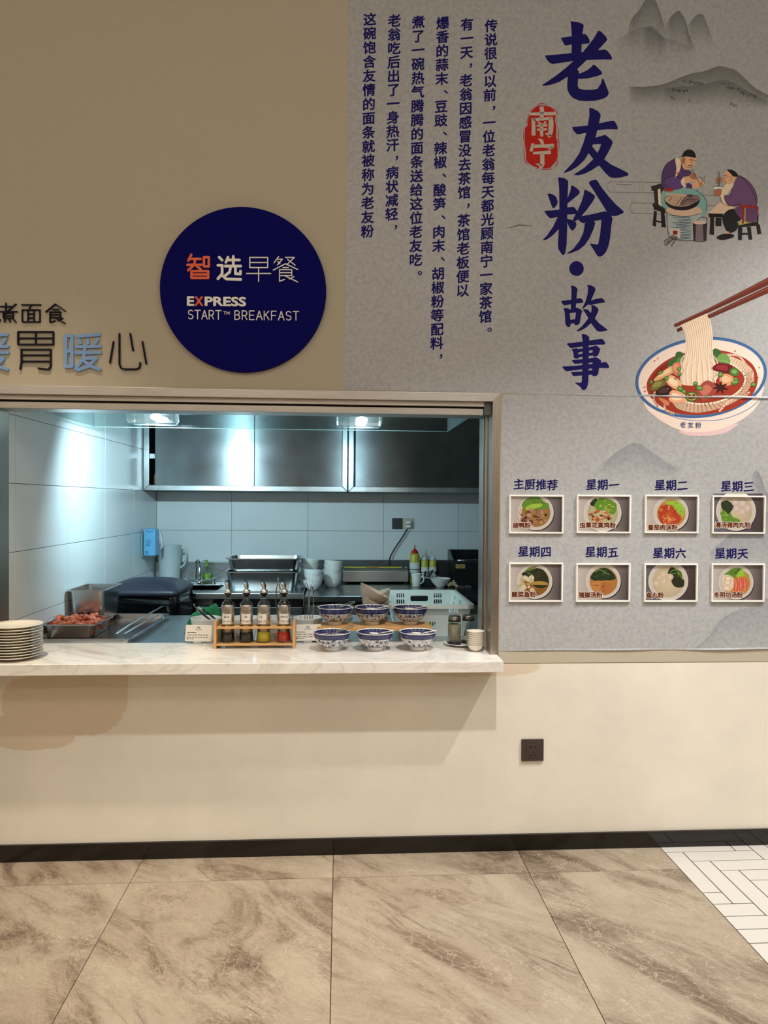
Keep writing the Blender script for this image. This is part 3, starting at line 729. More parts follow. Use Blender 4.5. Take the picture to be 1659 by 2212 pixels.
# the guest at the table
p.poly([(860,930),(1010,790),(1100,800),(1230,860),(1060,940)], (196, 172, 148)); p.poly([(865,930),(1060,935),(1060,985),(870,980)], BK)
for q in ([(890,980),(940,980),(940,1220),(880,1210)], [(960,990),(1040,990),(1040,1100),(960,1100)], [(1380,1110),(1430,1110),(1450,1280),(1400,1280)], [(1260,1110),(1320,1120),(1310,1290),(1260,1280)], [(1500,1080),(1550,1080),(1570,1200),(1520,1210)], [(1250,1060),(1520,1030),(1540,1090),(1260,1120)], [(1290,1190),(1430,1190),(1430,1215),(1290,1215)], [(1510,930),(1535,940),(1530,1040),(1510,1040)]): p.poly(q, (36, 32, 34))
p.poly([(1260,1050),(1480,1010),(1500,1040),(1270,1090)], (160, 152, 90))
p.poly([(1110,900),(1200,870),(1300,900),(1300,1010),(1250,1050),(1250,1140),(1160,1190),(1100,1150),(1050,1000)], (34, 32, 38), smooth=3)
p.poly([(1080,1150),(1150,1180),(1130,1220),(1080,1220)], SK); p.poly([(980,1240),(1080,1200),(1190,1210),(1195,1250),(1060,1285),(990,1270)], BK, smooth=3)
p.poly([(1020,690),(1080,560),(1160,520),(1200,560),(1100,700),(1140,800),(1060,800)], WH, smooth=3)
p.poly([(1250,440),(1300,430),(1400,500),(1470,590),(1510,690),(1500,830),(1290,830),(1160,830),(1090,770),(1080,690),(1160,680),(1190,580)], PL, smooth=3)
p.poly([(1290,830),(1510,820),(1530,900),(1500,1030),(1400,1050),(1300,1000),(1210,880)], (92, 62, 92), smooth=2)
p.poly([(1280,820),(1510,830),(1505,860),(1280,850)], RD); p.line([(1330,860),(1325,1060)], 22, RD); p.line([(1500,850),(1515,920)], 18, RD); p.line([(1355,860),(1350,1050)], 12, (170, 150, 90))
p.poly([(1075,400),(1100,360),(1160,350),(1200,400),(1240,440),(1180,530),(1110,540),(1065,480)], SK, smooth=3)
p.poly([(1110,350),(1180,350),(1240,390),(1260,435),(1200,440),(1150,390)], BK, smooth=3)
for q, w in (([(1075,430),(1110,420)], 7), ([(1080,450),(1095,455)], 7), ([(1115,445),(1130,443)], 7), ([(1070,470),(1085,485)], 6), ([(1080,510),(1105,515)], 6), ([(1160,440),(1175,470),(1160,490)], 6)): p.line(q, w, (50, 34, 32))
p.poly([(970,470),(1010,450),(1050,460),(1040,520),(980,530)], SK2, smooth=3)
p.poly([(930,570),(1055,570),(1040,620),(990,640),(950,625)], (196, 200, 200)); p.line([(930,570),(1055,572)], 7, (60, 60, 66))
p.poly([(940,620),(1030,600),(1040,660),(1010,700),(950,690)], SK2, smooth=3)
p.line([(992,370),(998,570)], 5, BK); p.line([(1014,375),(1008,570)], 5, BK)
for q in ([(1250,440),(1400,500),(1510,690),(1500,830)], [(1300,430),(1420,580),(1500,760)], [(1080,690),(1090,770),(1160,830),(1290,800)], [(1020,700),(1060,800),(1160,830)], [(1180,600),(1150,700)], [(1060,990),(1100,1150),(1160,1190)]): p.line(q, 6, BK, smooth=3)
p.build('men_illustration', poster, label='painted scene of two men at a stove and a table')

# ------------------------------------------------------------------ printed noodle bowl
p = Print(YP-0.0004, (1360, 590), 5.548, 0.88, step=8e-6)
CR = (228, 206, 192); BL = (74, 110, 156); SOUP = (150, 52, 34); NO = (226, 198, 172); NOD = (196, 158, 128)
p.poly([(630,1880),(650,1930),(760,1950),(950,1950),(1130,1920),(1250,1850),(1265,1800)], (214, 184, 182), smooth=3)
p.poly([(150,1480),(200,1620),(320,1730),(480,1830),(640,1890),(830,1905),(1000,1890),(1200,1830),(1400,1720),(1530,1590),(1590,1440),(1600,1330),(1400,1250),(300,1300),(170,1400)], CR, smooth=3)
def bowl_ring(ex, c, dx=0):
    p.ell(857+dx, 1250, 788+ex, 478+ex, c, rot=R(-7), seg=72)
p.line([(1590,1470),(1480,1590),(1300,1690),(1060,1760),(760,1765),(520,1720),(300,1600),(180,1480)], 10, (120, 142, 178), smooth=6)
bowl_ring(4, (62, 96, 142)); bowl_ring(-22, BL); bowl_ring(-34, CR)
p.poly([(205,1330),(240,1240),(330,1130),(470,1030),(640,960),(860,920),(1090,925),(1300,980),(1450,1070),(1520,1180),(1535,1300),(1490,1430),(1400,1530),(1200,1640),(960,1690),(760,1700),(560,1680),(380,1600),(260,1500),(215,1420)], SOUP, smooth=4)
p.poly([(240,1360),(330,1170),(520,1040),(800,960),(700,1100),(500,1300),(300,1450)], (128, 34, 24), smooth=4)
for i in range(13):                       # noodles swirling along the right and the bottom
    t = i/12; q = [(1180-30*t, 1000+60*t), (1330-40*t, 1060+70*t), (1440-60*t, 1180+50*t), (1450-80*t, 1320+20*t), (1330-70*t, 1480-20*t), (1100-60*t, 1600-50*t), (820, 1660-90*t), (600+30*t, 1620-90*t), (520+60*t, 1540-60*t)]
    p.line(q, 26, NOD, smooth=5); p.line([(x-2, y-3) for x, y in q], 18, NO if i % 3 else (240, 222, 200), smooth=5)
for q in ([(1150,980),(1300,990),(1400,1100),(1470,1180),(1480,1290)], [(300,1430),(290,1520),(340,1600)], [(420,1560),(430,1640),(520,1690)], [(1430,1430),(1350,1490),(1200,1530),(1080,1650)]): p.line(q, 24, (236, 196, 170), smooth=5)
LF = (58, 96, 48); LF2 = (110, 150, 78)
p.poly([(460,1130),(470,1060),(540,1010),(560,950),(620,945),(660,1000),(660,1090),(580,1130)], LF, smooth=3); p.poly([(560,1050),(620,1000),(650,1040),(610,1080)], (84, 130, 62), smooth=3)
p.poly([(1000,920),(1060,910),(1100,960),(1060,1010),(1000,1090)], LF, smooth=3); p.poly([(1040,1030),(1110,960),(1190,1000),(1200,1090),(1120,1090)], LF2, smooth=3); p.line([(1060,1040),(1180,1060)], 6, (150, 186, 110))
# lifted noodles
p.poly([(612,630),(700,575),(800,530),(900,485),(945,500),(975,600),(998,760),(1000,980),(1040,1100),(1070,1180),(1040,1280),(900,1340),(640,1340),(612,1250),(620,1100),(660,1000),(670,820),(655,700)], NO, smooth=3)
for i in range(13):
    t = i/12; x0 = 640+290*t; y0 = 612-110*t; x1 = 620+400*t+(20 if i % 2 else -10)
    p.line([(x0, y0), (x0+28, y0+70), (690+290*t, 800), (680+300*t, 980), (x1, 1170), (x1+12*math.sin(i), 1330)], 5, NOD, smooth=5, cap=False)
    p.line([(x0+11, y0-3), (x0+38, y0+70), (702+288*t, 800), (690+300*t, 980), (x1+14, 1170), (x1+18, 1320)], 9, (240, 220, 196), smooth=5, cap=False)
for q in ([(655,990),(615,1060),(640,1160),(612,1250),(625,1320)], [(1000,990),(1050,1060),(1060,1180),(1000,1270)], [(980,1130),(1020,1200),(1000,1290)]): p.line(q, 22, NOD, smooth=5); p.line(q, 15, (238, 214, 190), smooth=5)
# chopsticks
CH = (98, 44, 30)
p.line([(552,625),(960,440),(1700,80)], [40, 48, 86], CH, cap=False); p.ell(553, 624, 20, 20, CH); p.line([(560,612),(960,425),(1700,55)], [5, 8, 12], (136, 74, 56), cap=False)
p.line([(940,525),(1700,180)], [44, 78], CH, cap=False); p.line([(585,682),(632,660)], [38, 40], (80, 34, 24), cap=False); p.ell(586, 682, 19, 19, (80, 34, 24)); p.line([(950,512),(1700,165)], [4, 10], (136, 74, 56), cap=False)
# toppings
def blob(pts, c, hi=None):
    p.poly(pts, c, smooth=3)
    if hi: 
        cx_ = sum(q[0] for q in pts)/len(pts); cy_ = sum(q[1] for q in pts)/len(pts)
        p.poly([(cx_+(x-cx_)*0.6-8, cy_+(y-cy_)*0.55-8) for x, y in pts], hi, smooth=3)
blob([(300,1260),(480,1120),(540,1130),(530,1190),(330,1290)], (206, 160, 112), (226, 190, 146)); blob([(520,1090),(590,1065),(610,1110),(600,1230),(520,1200)], (196, 116, 84), (214, 146, 110))
blob([(245,1380),(300,1300),(400,1275),(440,1310),(380,1380),(270,1410)], (104, 100, 44), (138, 130, 70)); blob([(310,1440),(370,1370),(470,1350),(510,1410),(470,1460),(340,1465)], (46, 26, 26), (78, 46, 44))
blob([(440,1290),(500,1220),(620,1310),(590,1400),(480,1350)], (218, 168, 128), (236, 204, 170)); blob([(470,1500),(510,1400),(660,1450),(690,1530),(560,1560),(490,1540)], (222, 160, 124), (240, 206, 174))
blob([(355,1490),(470,1540),(460,1590),(370,1530)], (196, 122, 80)); blob([(800,1420),(880,1310),(960,1290),(1045,1370),(1000,1460),(890,1540),(850,1500)], (150, 70, 58), (190, 108, 90))
blob([(1080,1250),(1140,1205),(1240,1240),(1250,1310),(1170,1350),(1090,1320)], (212, 146, 104), (232, 180, 140)); blob([(1010,1110),(1100,1075),(1230,1110),(1220,1200),(1110,1190),(1000,1160)], (104, 26, 30), (140, 46, 48))
for a_ in range(7):
    an = a_*2*math.pi/7+0.3; p.poly([(1090+18*math.cos(an+1.5), 1370+18*math.sin(an+1.5)), (1090+100*math.cos(an), 1370+82*math.sin(an)), (1090+18*math.cos(an-1.5), 1370+18*math.sin(an-1.5))], (56, 26, 20), smooth=3)
p.ell(745, 1480, 78, 62, (66, 92, 40)); p.ell(745, 1480, 60, 46, (160, 158, 92)); 
for q in ((715,1465), (770,1462), (745,1500), (720,1498), (775,1492)): p.ell(*q, 20, 14, (112, 60, 34))
for (x, y, w, h, an) in ((605,1385,60,48,0.7), (650,1420,50,40,0.5), (790,1325,50,42,0.1), (840,1380,70,46,0.2), (590,1150,48,36,0.1), (600,1210,40,36,0.6), (440,1260,44,40,0.3), (370,1195,60,28,-0.5), (258,1305,28,40,0.2), (1090,1215,50,52,0.2), (1255,1185,90,80,0.4), (1265,1310,90,40,-0.4), (1485,1335,50,40,0.1), (1270,1270,50,24,0.2), (910,1472,26,22,0.2), (550,1265,24,20,0)):
    c_, s_ = math.cos(an), math.sin(an); q = [(x+u*w/2*c_-v*h/2*s_, y+u*w/2*s_+v*h/2*c_) for u, v in ((-1, -1), (1, -1), (1, 1), (-1, 1))]
    p.poly(q, (70, 112, 48), smooth=2); p.poly([(x+(a-x)*0.6, y-4+(b-y)*0.5) for a, b in q], (124, 160, 84), smooth=2)
for (x, y) in ((300,1050), (1265,932), (1555,1130), (180,1365), (185,1415), (1540,1250), (460,1385), (480,1430), (340,1020)): p.ell(x, y, 10, 8, (176, 100, 70))
for i, ch in enumerate('老友粉'): p.n += 1; p.text(ch, 640+92*i, 1818+8*i*0.3, 74, (58, 84, 128), 0.01, shear=0.1)
p.build('noodle_bowl_illustration', poster, label='printed bowl of red noodle soup with chopsticks')

# ------------------------------------------------------------------ day headings
for txt, cx_, cy_ in (('主厨推荐', 1157, 1047), ('星期一', 1302, 1047.5), ('星期二', 1450, 1048.5), ('星期三', 1593, 1051), ('星期四', 1155, 1192), ('星期五', 1300, 1193), ('星期六', 1446, 1195), ('星期天', 1580, 1196)):
    p = Print(YP-0.0003, ill=0.9); n = len(txt)
    for i, ch in enumerate(txt): p.n = 0; p.text(ch, cx_+(i-(n-1)/2)*24.3, cy_+0.6*(i-(n-1)/2), 24, NAVY, 0.024, shear=0.09)
    p.build('day_lettering', poster)

# ------------------------------------------------------------------ dish photographs in slide-in frames
M_WFRAME = plain('white plastic frame', (240, 236, 226), 0.35, var=0.02)
M_PVC = glass('clear photo sleeve', (0.97, 0.97, 0.97), 0.12, 0.8)
M_PHOTO = m_ink('glossy photo print', 0.25)
def veg(p, pts, c, c2, seed, n=16):
    p.poly(pts, c, smooth=3); rn = random.Random(seed)
    xs_ = [q[0] for q in pts]; ys_ = [q[1] for q in pts]; cx_, cy_ = sum(xs_)/len(xs_), sum(ys_)/len(ys_)
    for i in range(n):
        q = rn.choice(pts); t = rn.uniform(0.1, 0.75); x, y = cx_+(q[0]-cx_)*t, cy_+(q[1]-cy_)*t; a = rn.uniform(-0.6, 0.6); L = rn.uniform(40, 110)
        col = tuple(int(u+(v-u)*rn.uniform(0.2, 1)) for u, v in zip(c, c2))
        p.line([(x-L/2*math.cos(a), y-L/2*math.sin(a)), (x, y-12), (x+L/2*math.cos(a), y+L/2*math.sin(a))], [3, rn.uniform(12, 30), 4], col, smooth=3, cap=False)
def chunks(p, x0, x1, y0, y1, n, cols, r0, r1, seed, ctr=None):
    rn = random.Random(seed)
    for i in range(n):
        x, y = rn.uniform(x0, x1), rn.uniform(y0, y1)
        if ctr and ((x-ctr[0])/ctr[2])**2+((y-ctr[1])/ctr[3])**2 > 1: continue
        r = rn.uniform(r0, r1); k = rn.randint(5, 7)
        p.poly([(x+r*rn.uniform(0.6, 1.15)*math.cos(2*math.pi*j/k), y+r*rn.uniform(0.5, 0.95)*math.sin(2*math.pi*j/k)) for j in range(k)], rn.choice(cols), smooth=2)
GL, GM, GD = (150, 190, 60), (96, 140, 44), (34, 52, 28)
def dish(idx, p):
    if idx == 0:
        veg(p, [(440,400),(480,280),(620,160),(800,130),(900,170),(1000,280),(1120,330),(1130,470),(980,460),(760,500),(560,500),(500,420)], GM, GD, 1); veg(p, [(530,440),(640,360),(800,330),(960,330),(940,410),(760,460),(600,520)], GL, (190, 200, 90), 2, 10)
        chunks(p, 430, 1060, 500, 880, 46, [(190, 150, 126), (150, 108, 84), (96, 48, 34), (176, 130, 104), (62, 34, 28)], 30, 80, 3, (740, 690, 330, 220)); chunks(p, 380, 520, 460, 760, 30, [(214, 186, 146), (190, 140, 90)], 8, 22, 4)
    elif idx == 1:
        veg(p, [(470,340),(540,240),(640,200),(660,330),(560,400)], (34, 40, 26), (60, 70, 50), 1, 8); veg(p, [(580,360),(700,200),(850,190),(1000,240),(1130,320),(1150,430),(1100,590),(980,590),(860,500),(700,510),(600,440)], GM, (196, 206, 90), 2, 22)
        chunks(p, 450, 1010, 530, 790, 40, [(190, 116, 60), (206, 140, 88), (150, 70, 36), (190, 88, 50), (70, 40, 28)], 24, 64, 3, (730, 670, 290, 140))
    elif idx == 2:
        veg(p, [(680,300),(800,260),(960,270),(1100,340),(1160,470),(1150,600),(1120,680),(1060,610),(960,560),(900,440),(780,370)], GL, (96, 150, 40), 2, 16)
        p.poly([(480,620),(540,420),(680,360),(860,390),(930,500),(1050,640),(1080,740),(960,850),(640,860),(540,760)], (176, 66, 34), smooth=3); chunks(p, 480, 1080, 380, 860, 60, [(196, 84, 44), (206, 116, 60), (160, 46, 24), (216, 150, 90)], 18, 60, 3, (760, 640, 290, 230))
    elif idx == 3:
        veg(p, [(460,300),(600,250),(700,300),(790,380),(720,520),(640,600),(560,540),(480,460)], GD, (50, 70, 40), 1, 10); veg(p, [(440,560),(540,500),(620,620),(700,560),(760,680),(940,740),(900,800),(520,800),(460,640)], GM, GL, 2, 14)
        for x, y in ((820, 300), (1000, 330), (850, 460), (1000, 530), (1130, 440)): p.ell(x, y, 92, 92, (196, 176, 166), c2=(222, 204, 194))
    elif idx == 4:
        veg(p, [(430,380),(560,300),(760,240),(950,250),(1080,380),(1130,560),(1080,700),(880,740),(700,640),(580,480)], (40, 44, 26), (86, 74, 40), 1, 14)
        for q in ([(510,320),(640,220),(840,180)], [(520,320),(700,210),(800,230),(620,290)], [(580,340),(720,410)]): p.line(q, 20, (104, 146, 60), smooth=3)
        chunks(p, 400, 780, 420, 820, 22, [(200, 188, 156), (214, 200, 170), (186, 168, 130)], 40, 90, 3, (580, 640, 200, 200)); p.poly([(640,600),(880,560),(1070,590),(1100,660),(900,660),(680,650)], (172, 138, 64), smooth=3)
    elif idx == 5:
        veg(p, [(470,460),(560,330),(720,240),(900,235),(1050,340),(1130,490),(1000,540),(850,540),(640,560),(520,520)], GD, (74, 100, 52), 1, 24); p.line([(600,330),(720,270),(840,330),(960,390)], 16, (130, 160, 80), smooth=3)
        blobs = [(490,640,240), (760,600,260)]
        p.poly([(490,640),(620,560),(730,560),(720,800),(600,830),(510,760)], (190, 130, 72), smooth=3); p.poly([(740,740),(780,570),(880,580),(1000,620),(1030,720),(980,860),(860,880),(760,840)], (176, 110, 62), smooth=3)
        for q in ([(520,660),(640,670),(720,650)], [(740,740),(800,700),(880,650)], [(760,840),(860,780)], [(800,620),(820,760)]): p.line(q, [4, 12, 4], (84, 44, 28), smooth=3, cap=False)
    elif idx == 6:
        veg(p, [(740,360),(830,200),(960,260),(1080,330),(1110,480),(1165,560),(1130,710),(930,710),(830,560),(890,440)], (44, 44, 26), (70, 70, 44), 1, 10)
        for q in ([(800,340),(900,270),(1000,330),(1110,510)], [(940,240),(950,290)], [(860,370),(1000,360),(1020,440)], [(1000,310),(1060,370),(1070,440)]): p.line(q, 22, (96, 150, 48), smooth=3)
        for x, y, r_ in ((530, 470, 62), (630, 390, 94), (800, 455, 84), (450, 610, 86), (645, 565, 94)): p.ell(x, y, r_, r_, (200, 176, 152), c2=(226, 204, 182))
    else:
        veg(p, [(540,400),(640,310),(760,240),(980,240),(1060,400),(950,450),(800,470),(660,410)], GM, GD, 1, 10); p.poly([(840,460),(900,330),(1000,250),(1060,390),(1040,430)], GL, smooth=2); p.poly([(1090,380),(1165,390),(1175,480),(1120,520)], (150, 160, 60), smooth=2)
        p.poly([(490,560),(520,430),(640,400),(780,500),(770,720),(720,760),(720,800),(560,800)], (222, 206, 178), smooth=3)
        for x, y in ((620, 590), (600, 740), (640, 500)): p.ell(x, y, 88, 62, (200, 172, 130)); p.ell(x, y, 66, 44, (236, 222, 198))
        for x0 in (840, 965, 1070): p.line([(x0-10, 480), (x0+10, 640), (x0-5, 830 if x0 < 1000 else 760)], [70, 118, 90], (206, 92, 74), smooth=4, cap=False); p.line([(x0-14, 500), (x0+4, 650), (x0-8, 800)], [10, 34, 14], (226, 140, 116), smooth=4, cap=False)
dishes = [('烧鸭粉', (112,105,1492,1100), (800,560,455), (165,120,65), 'framed photo of roast duck noodle soup under the chef pick heading', (205,812,672,968)),
          ('虫草花蒸鸡粉', (122,105,1492,1090), (790,570,485), (190,184,140), 'framed photo of orange mushroom chicken noodles beside the chef pick photo', (200,806,1132,962)),
          ('番茄肉沫粉', (145,105,1502,1090), (825,575,450), (206,140,70), 'framed photo of red tomato mince noodles in a white bowl', (228,862,996,1016)),
          ('清汤猪肉丸粉', (220,120,1560,1105), (840,520,510), (206,190,158), 'framed photo with its print slipped up, pale meatballs and dark greens', (300,800,1218,952)),
          ('酸菜鱼粉', (105,85,1475,1090), (775,570,450), (150,100,44), 'framed photo of fish noodles with glare across its sleeve', (182,822,806,976)),
          ('猪脚汤粉', (105,100,1475,1090), (810,560,445), (190,130,66), 'framed photo of brown pork trotter noodles under dark greens', (172,838,786,996)),
          ('鱼丸粉', (128,105,1478,1090), (755,560,510), (212,194,160), 'framed photo of five round fish balls in pale soup', (190,842,640,996)),
          ('冬阴功汤粉', (200,105,1540,1090), (845,590,445), (214,140,66), 'framed photo of orange soup with three red prawns', (268,836,1018,992))]
orgs = [(1090,1060),(1235,1060),(1380,1060),(1519,1060),(1090,1208),(1235,1208),(1380,1208),(1519,1208)]
K = 11.85
YF = YP-0.0005
for i, ((txt, fr, bw, soup, label, tb), org) in enumerate(zip(dishes, orgs)):
    def q(x, y, Y=YF): v = W(org[0]+x/K, org[1]+y/K, Y); return (v.x, v.z)
    x0, z1 = q(fr[0], fr[1]); x1, z0 = q(fr[2], fr[3])
    c0 = W(org[0]+(fr[0]+fr[2])/2/K, org[1]+fr[3]/K, YF)
    root = thing('dish_photo', label, 'picture', (0, 0, 0), group='framed dish photos')
    b = 0.0066
    mb = MB().box(x0, x1, -0.012, YF, z0, z0+b).box(x0, x1, -0.012, YF, z1-b, z1).box(x0, x0+b, -0.012, YF, z0+b, z1-b).box(x1-b, x1, -0.012, YF, z0+b, z1-b)
    mb.build('frame', M_WFRAME, root, bevel=0.0012)
    p = Print(YF-0.0012, org, K, 0.92, step=4e-6)
    ex0, ey0, ex1, ey1 = fr[0]+38, fr[1]+36, fr[2]-36, fr[3]-44
    if i == 3: ey0 = 72
    if i == 4: ey0 = 78
    darkc, lightc = ((92, 82, 84), (196, 186, 178)) if i not in (3, 6) else ((74, 60, 60), (104, 100, 110))
    p.poly([(ex0, ey0), (ex1, ey0), (ex1, ey1), (ex0, ey1)], darkc, cols=[lightc, darkc, tuple(int(v*0.8) for v in darkc), lightc])
    for j in range(26):
        rn = random.Random(i*50+j); x = rn.uniform(bw[0]+bw[2]*0.9, ex1-40); y = rn.uniform(ey0+30, ey1-60); p.line([(x, y), (min(ex1-6, x+rn.uniform(10, 40)), y+rn.uniform(20, 55))], 5, tuple(min(255, v+30) for v in darkc)+(0.6,), cap=False, up=False)
    cx_, cy_, r_ = bw
    n_ = 64
    def clip(pts): return [(min(max(x, ex0), ex1), min(max(y, ey0), ey1)) for x, y in pts]
    def disc(cx, cy, r, c, c2=None):
        p.n += 1; ring = clip([(cx+r*math.cos(2*math.pi*k/n_), cy+r*math.sin(2*math.pi*k/n_)*0.99) for k in range(n_)])
        p.raw(ring+[(cx, cy)], [(k, (k+1) % n_, n_) for k in range(n_)], c, [c]*n_+[c2 or c])
    disc(cx_+22, cy_+26, r_, (60, 50, 52)); disc(cx_, cy_, r_, (216, 208, 198)); disc(cx_, cy_, r_*0.955, (204, 194, 182)); disc(cx_+5, cy_+8, r_*0.80, tuple(int(v*0.9) for v in soup), soup)
    dish(i, p)
    p.v = [(x, y, z) for x, y, z in p.v]
    # caption with its pale outline
    p.n += 3
    p.text(txt, 0, 0, 1, (236, 226, 210), 0.10, box=(tb[0]-14, tb[1]-14, tb[2]+14, tb[3]+14)); p.n += 1; p.text(txt, 0, 0, 1, (106, 44, 16), 0.045, box=tb)
    p.build('photo_print', root, M_PHOTO)
    MB().box(x0+b*0.8, x1-b*0.8, -0.0052, -0.005, z0+b*0.8, z1-b*0.8).build('clear_sleeve', M_PVC, root)

# ------------------------------------------------------------------ raised characters and the round sign
M_LNAVY = plain('navy acrylic letter', (8, 8, 24), 0.6, spec=0.2); M_LBLUE = plain('light blue acrylic letter', (120, 158, 206), 0.45)
M_SBLUE = plain('royal blue sign face', (5, 4, 88), 0.6, spec=0.06, var=0.03); M_SWHITE = plain('white raised letter', (235, 232, 224), 0.45); M_SOR = plain('orange raised letter', (226, 84, 24), 0.45)
def strokes3d(mb, org, k, lines, w, Y0, Y1):
    """round-ended strokes with thickness, given in picture measure on the wall plane"""
    e = 0.0
    for pts in lines:
        for j in range(len(pts)-1):
            e += 3e-5; a_, b_ = Vector(pts[j]), Vector(pts[j+1]); d = (b_-a_); L = d.length; an = math.atan2(d.y, d.x); out = []
            for s_ in range(7): t = an+math.pi/2+math.pi*s_/6; out.append((a_.x+w/2*math.cos(t), a_.y+w/2*math.sin(t)))
            for s_ in range(7): t = an-math.pi/2+math.pi*s_/6; out.append((b_.x+w/2*math.cos(t), b_.y+w/2*math.sin(t)))
            pp = [W(org[0]+x/k, org[1]+y/k, 0.0) for x, y in out]
            mb.prism([(q_.x, q_.z) for q_ in pp], Y0-e, Y1)
OS, KS = (0, 400), 2.212
def bx_(x0, y0, x1, y1): return [(x0, y0), (x1, y0), (x1, y1), (x0, y1), (x0, y0)]
ZHU = [[(5,582),(60,582)],[(32,566),(32,606)],[(-20,606),(86,606)],[(80,570),(20,622)],bx_(20,613,66,638),[(20,626),(66,626)],[(5,644),(-3,657)],[(27,644),(25,655)],[(48,644),(52,655)],[(70,644),(80,657)]]
MIAN = [[(107,574),(198,574)],[(150,576),(143,597)],bx_(110,598,194,655),[(137,598),(137,655)],[(166,598),(166,655)],[(137,617),(166,617)],[(137,636),(166,636)]]
SHI = [[(268,570),(222,608)],[(268,570),(316,604)],[(252,596),(284,596)],[(242,608),(292,608),(292,634),(242,634)],[(242,621),(292,621)],[(242,608),(242,658),(266,650)],[(302,638),(280,648)],[(266,636),(314,662)]]
NUAN = [bx_(318,722,348,868),[(318,795),(348,795)],[(374,724),(478,716)],[(380,742),(388,756)],[(420,740),(424,756)],[(470,738),(458,757)],[(370,774),(482,772)],[(366,803),(482,801)],[(410,778),(402,830),(366,880)],[(402,830),(462,828),(430,866),(376,884)],[(404,842),(440,868),(480,882)]]
WEI = [bx_(90,703,258,763),[(174,703),(174,763)],[(90,733),(258,733)],[(104,787),(246,787)],[(106,787),(106,850),(100,880)],[(246,787),(246,866),(236,882),(186,876)],[(106,814),(246,814)],[(106,844),(246,844)]]
XIN = [[(545,750),(528,850)],[(573,712),(573,858),(580,874),(594,881),(656,881),(668,874),(672,862),(672,850)],[(625,712),(638,792)],[(683,750),(701,854)]]
def letter(lines, w, mat, label, d=0.010):
    mb = MB(); strokes3d(mb, OS, KS, lines, w, -d, -0.002)
    tag(mb.build('wall_letter', mat), label, 'letter', 'raised characters left of the round sign')
letter(ZHU, 5.0, M_LNAVY, 'small dark raised character cut off by the left edge, upper line'); letter(MIAN, 5.0, M_LNAVY, 'small dark raised boxy character in the middle of the upper line'); letter(SHI, 5.0, M_LNAVY, 'small dark raised character with a roof stroke, last of the upper line')
letter([[(x-441, y) for x, y in l] for l in NUAN], 15, M_LBLUE, 'light blue raised character cut off at the left edge')
letter(WEI, 7, M_LNAVY, 'large thin dark raised character between the two light blue ones'); letter(NUAN, 15, M_LBLUE, 'light blue raised character shown whole'); letter(XIN, 7.5, M_LNAVY, 'large thin dark raised character made of four strokes, beside the round sign')

sign = thing('round_sign', 'round royal blue wall sign with white and orange breakfast lettering', 'sign', (0, 0, 0))
c_ = W(526, 625.5, -0.022); r_ = 0.3485
SD = 0.022
MB().add([], []).lathe([(0, -SD), (r_-0.001, -SD), (r_, -SD+0.001), (r_, -0.002), (0, -0.002)], 96, M=T(c_.x, 0, c_.z) @ RX(R(-90)) @ Matrix.Diagonal((1, 1, 1, 1)), smooth=False).build('disc', M_SBLUE, sign)
def sletter(name, lines, w, mat):
    mb = MB(); strokes3d(mb, OS, KS, lines, w, -SD-0.004, -SD+0.001); mb.build(name, mat, sign)
sletter('orange_character', [[(920,342),(906,370)],[(910,362),(964,362)],[(902,390),(968,390)],[(938,364),(934,390),(905,416)],[(944,396),(964,410)],bx_(980,354,1003,398),bx_(921,420,1000,452),[(921,436),(1000,436)]], 11.5, M_SOR)
sletter('bold_character', [[(1052,354),(1066,368)],[(1046,392),(1066,392),(1066,432),(1046,456)],[(1066,440),(1086,457),(1154,459)],[(1094,354),(1084,378)],[(1088,367),(1148,367)],[(1119,350),(1119,395)],[(1080,396),(1154,396)],[(1106,398),(1102,424),(1082,440)],[(1129,398),(1129,432),(1152,434),(1153,420)]], 12.5, M_SWHITE)
sletter('thin_character', [bx_(1197,355,1282,403),[(1197,379),(1282,379)],[(1182,431),(1296,431)],[(1239,404),(1239,468)]], 5, M_SWHITE)
sletter('thin_character', [[(1334,351),(1312,380)],[(1324,363),(1352,363),(1328,390)],[(1330,374),(1340,384)],[(1366,355),(1408,355),(1372,390)],[(1376,364),(1412,392)],[(1366,385),(1308,415)],[(1366,385),(1424,412)],[(1354,403),(1380,403)],[(1338,413),(1396,413),(1396,441),(1338,441)],[(1338,427),(1396,427)],[(1338,413),(1338,468),(1362,459)],[(1366,443),(1424,471)],[(1406,446),(1384,457)]], 4.5, M_SWHITE)
def latin(name, txt, box, bold, mat):
    v, f, bb = glyph(txt, 0.0); mb = MB(); pts = []; m = 8 if bold > 0 else 1
    f = [tuple(i+k*len(v) for i in fc) for k in range(m) for fc in f]
    for x, y in [(x+(bold*math.cos(k*math.pi/4) if m > 1 else 0), y+(bold*math.sin(k*math.pi/4) if m > 1 else 0)) for k in range(m) for x, y in v]:
        px = box[0]+(x-bb[0])/(bb[1]-bb[0])*(box[2]-box[0]); py = box[3]-(y-bb[2])/(bb[3]-bb[2])*(box[3]-box[1])+0.012*(px-902)
        q_ = W(OS[0]+px/KS, OS[1]+py/KS, 0.0); pts.append((q_.x, q_.z))
    n = len(pts); ed = {}
    for fc in f:
        for a_, b_ in zip(fc, fc[1:]+fc[:1]): ed[(a_, b_)] = 1
    side = [(a_, b_, b_+n, a_+n) for (a_, b_) in ed if (b_, a_) not in ed]
    nv = n//m; mb.add([(x, -SD-0.004-3e-5*(i//nv), z) for i, (x, z) in enumerate(pts)]+[(x, -SD+0.001, z) for x, z in pts], list(f)+[tuple(i+n for i in reversed(fc)) for fc in f]+side); mb.build(name, mat, sign)
latin('white_letter', 'E', (902,541,931,582), 0.035, M_SWHITE); latin('orange_letter', 'X', (937,541,975,582), 0.035, M_SOR)
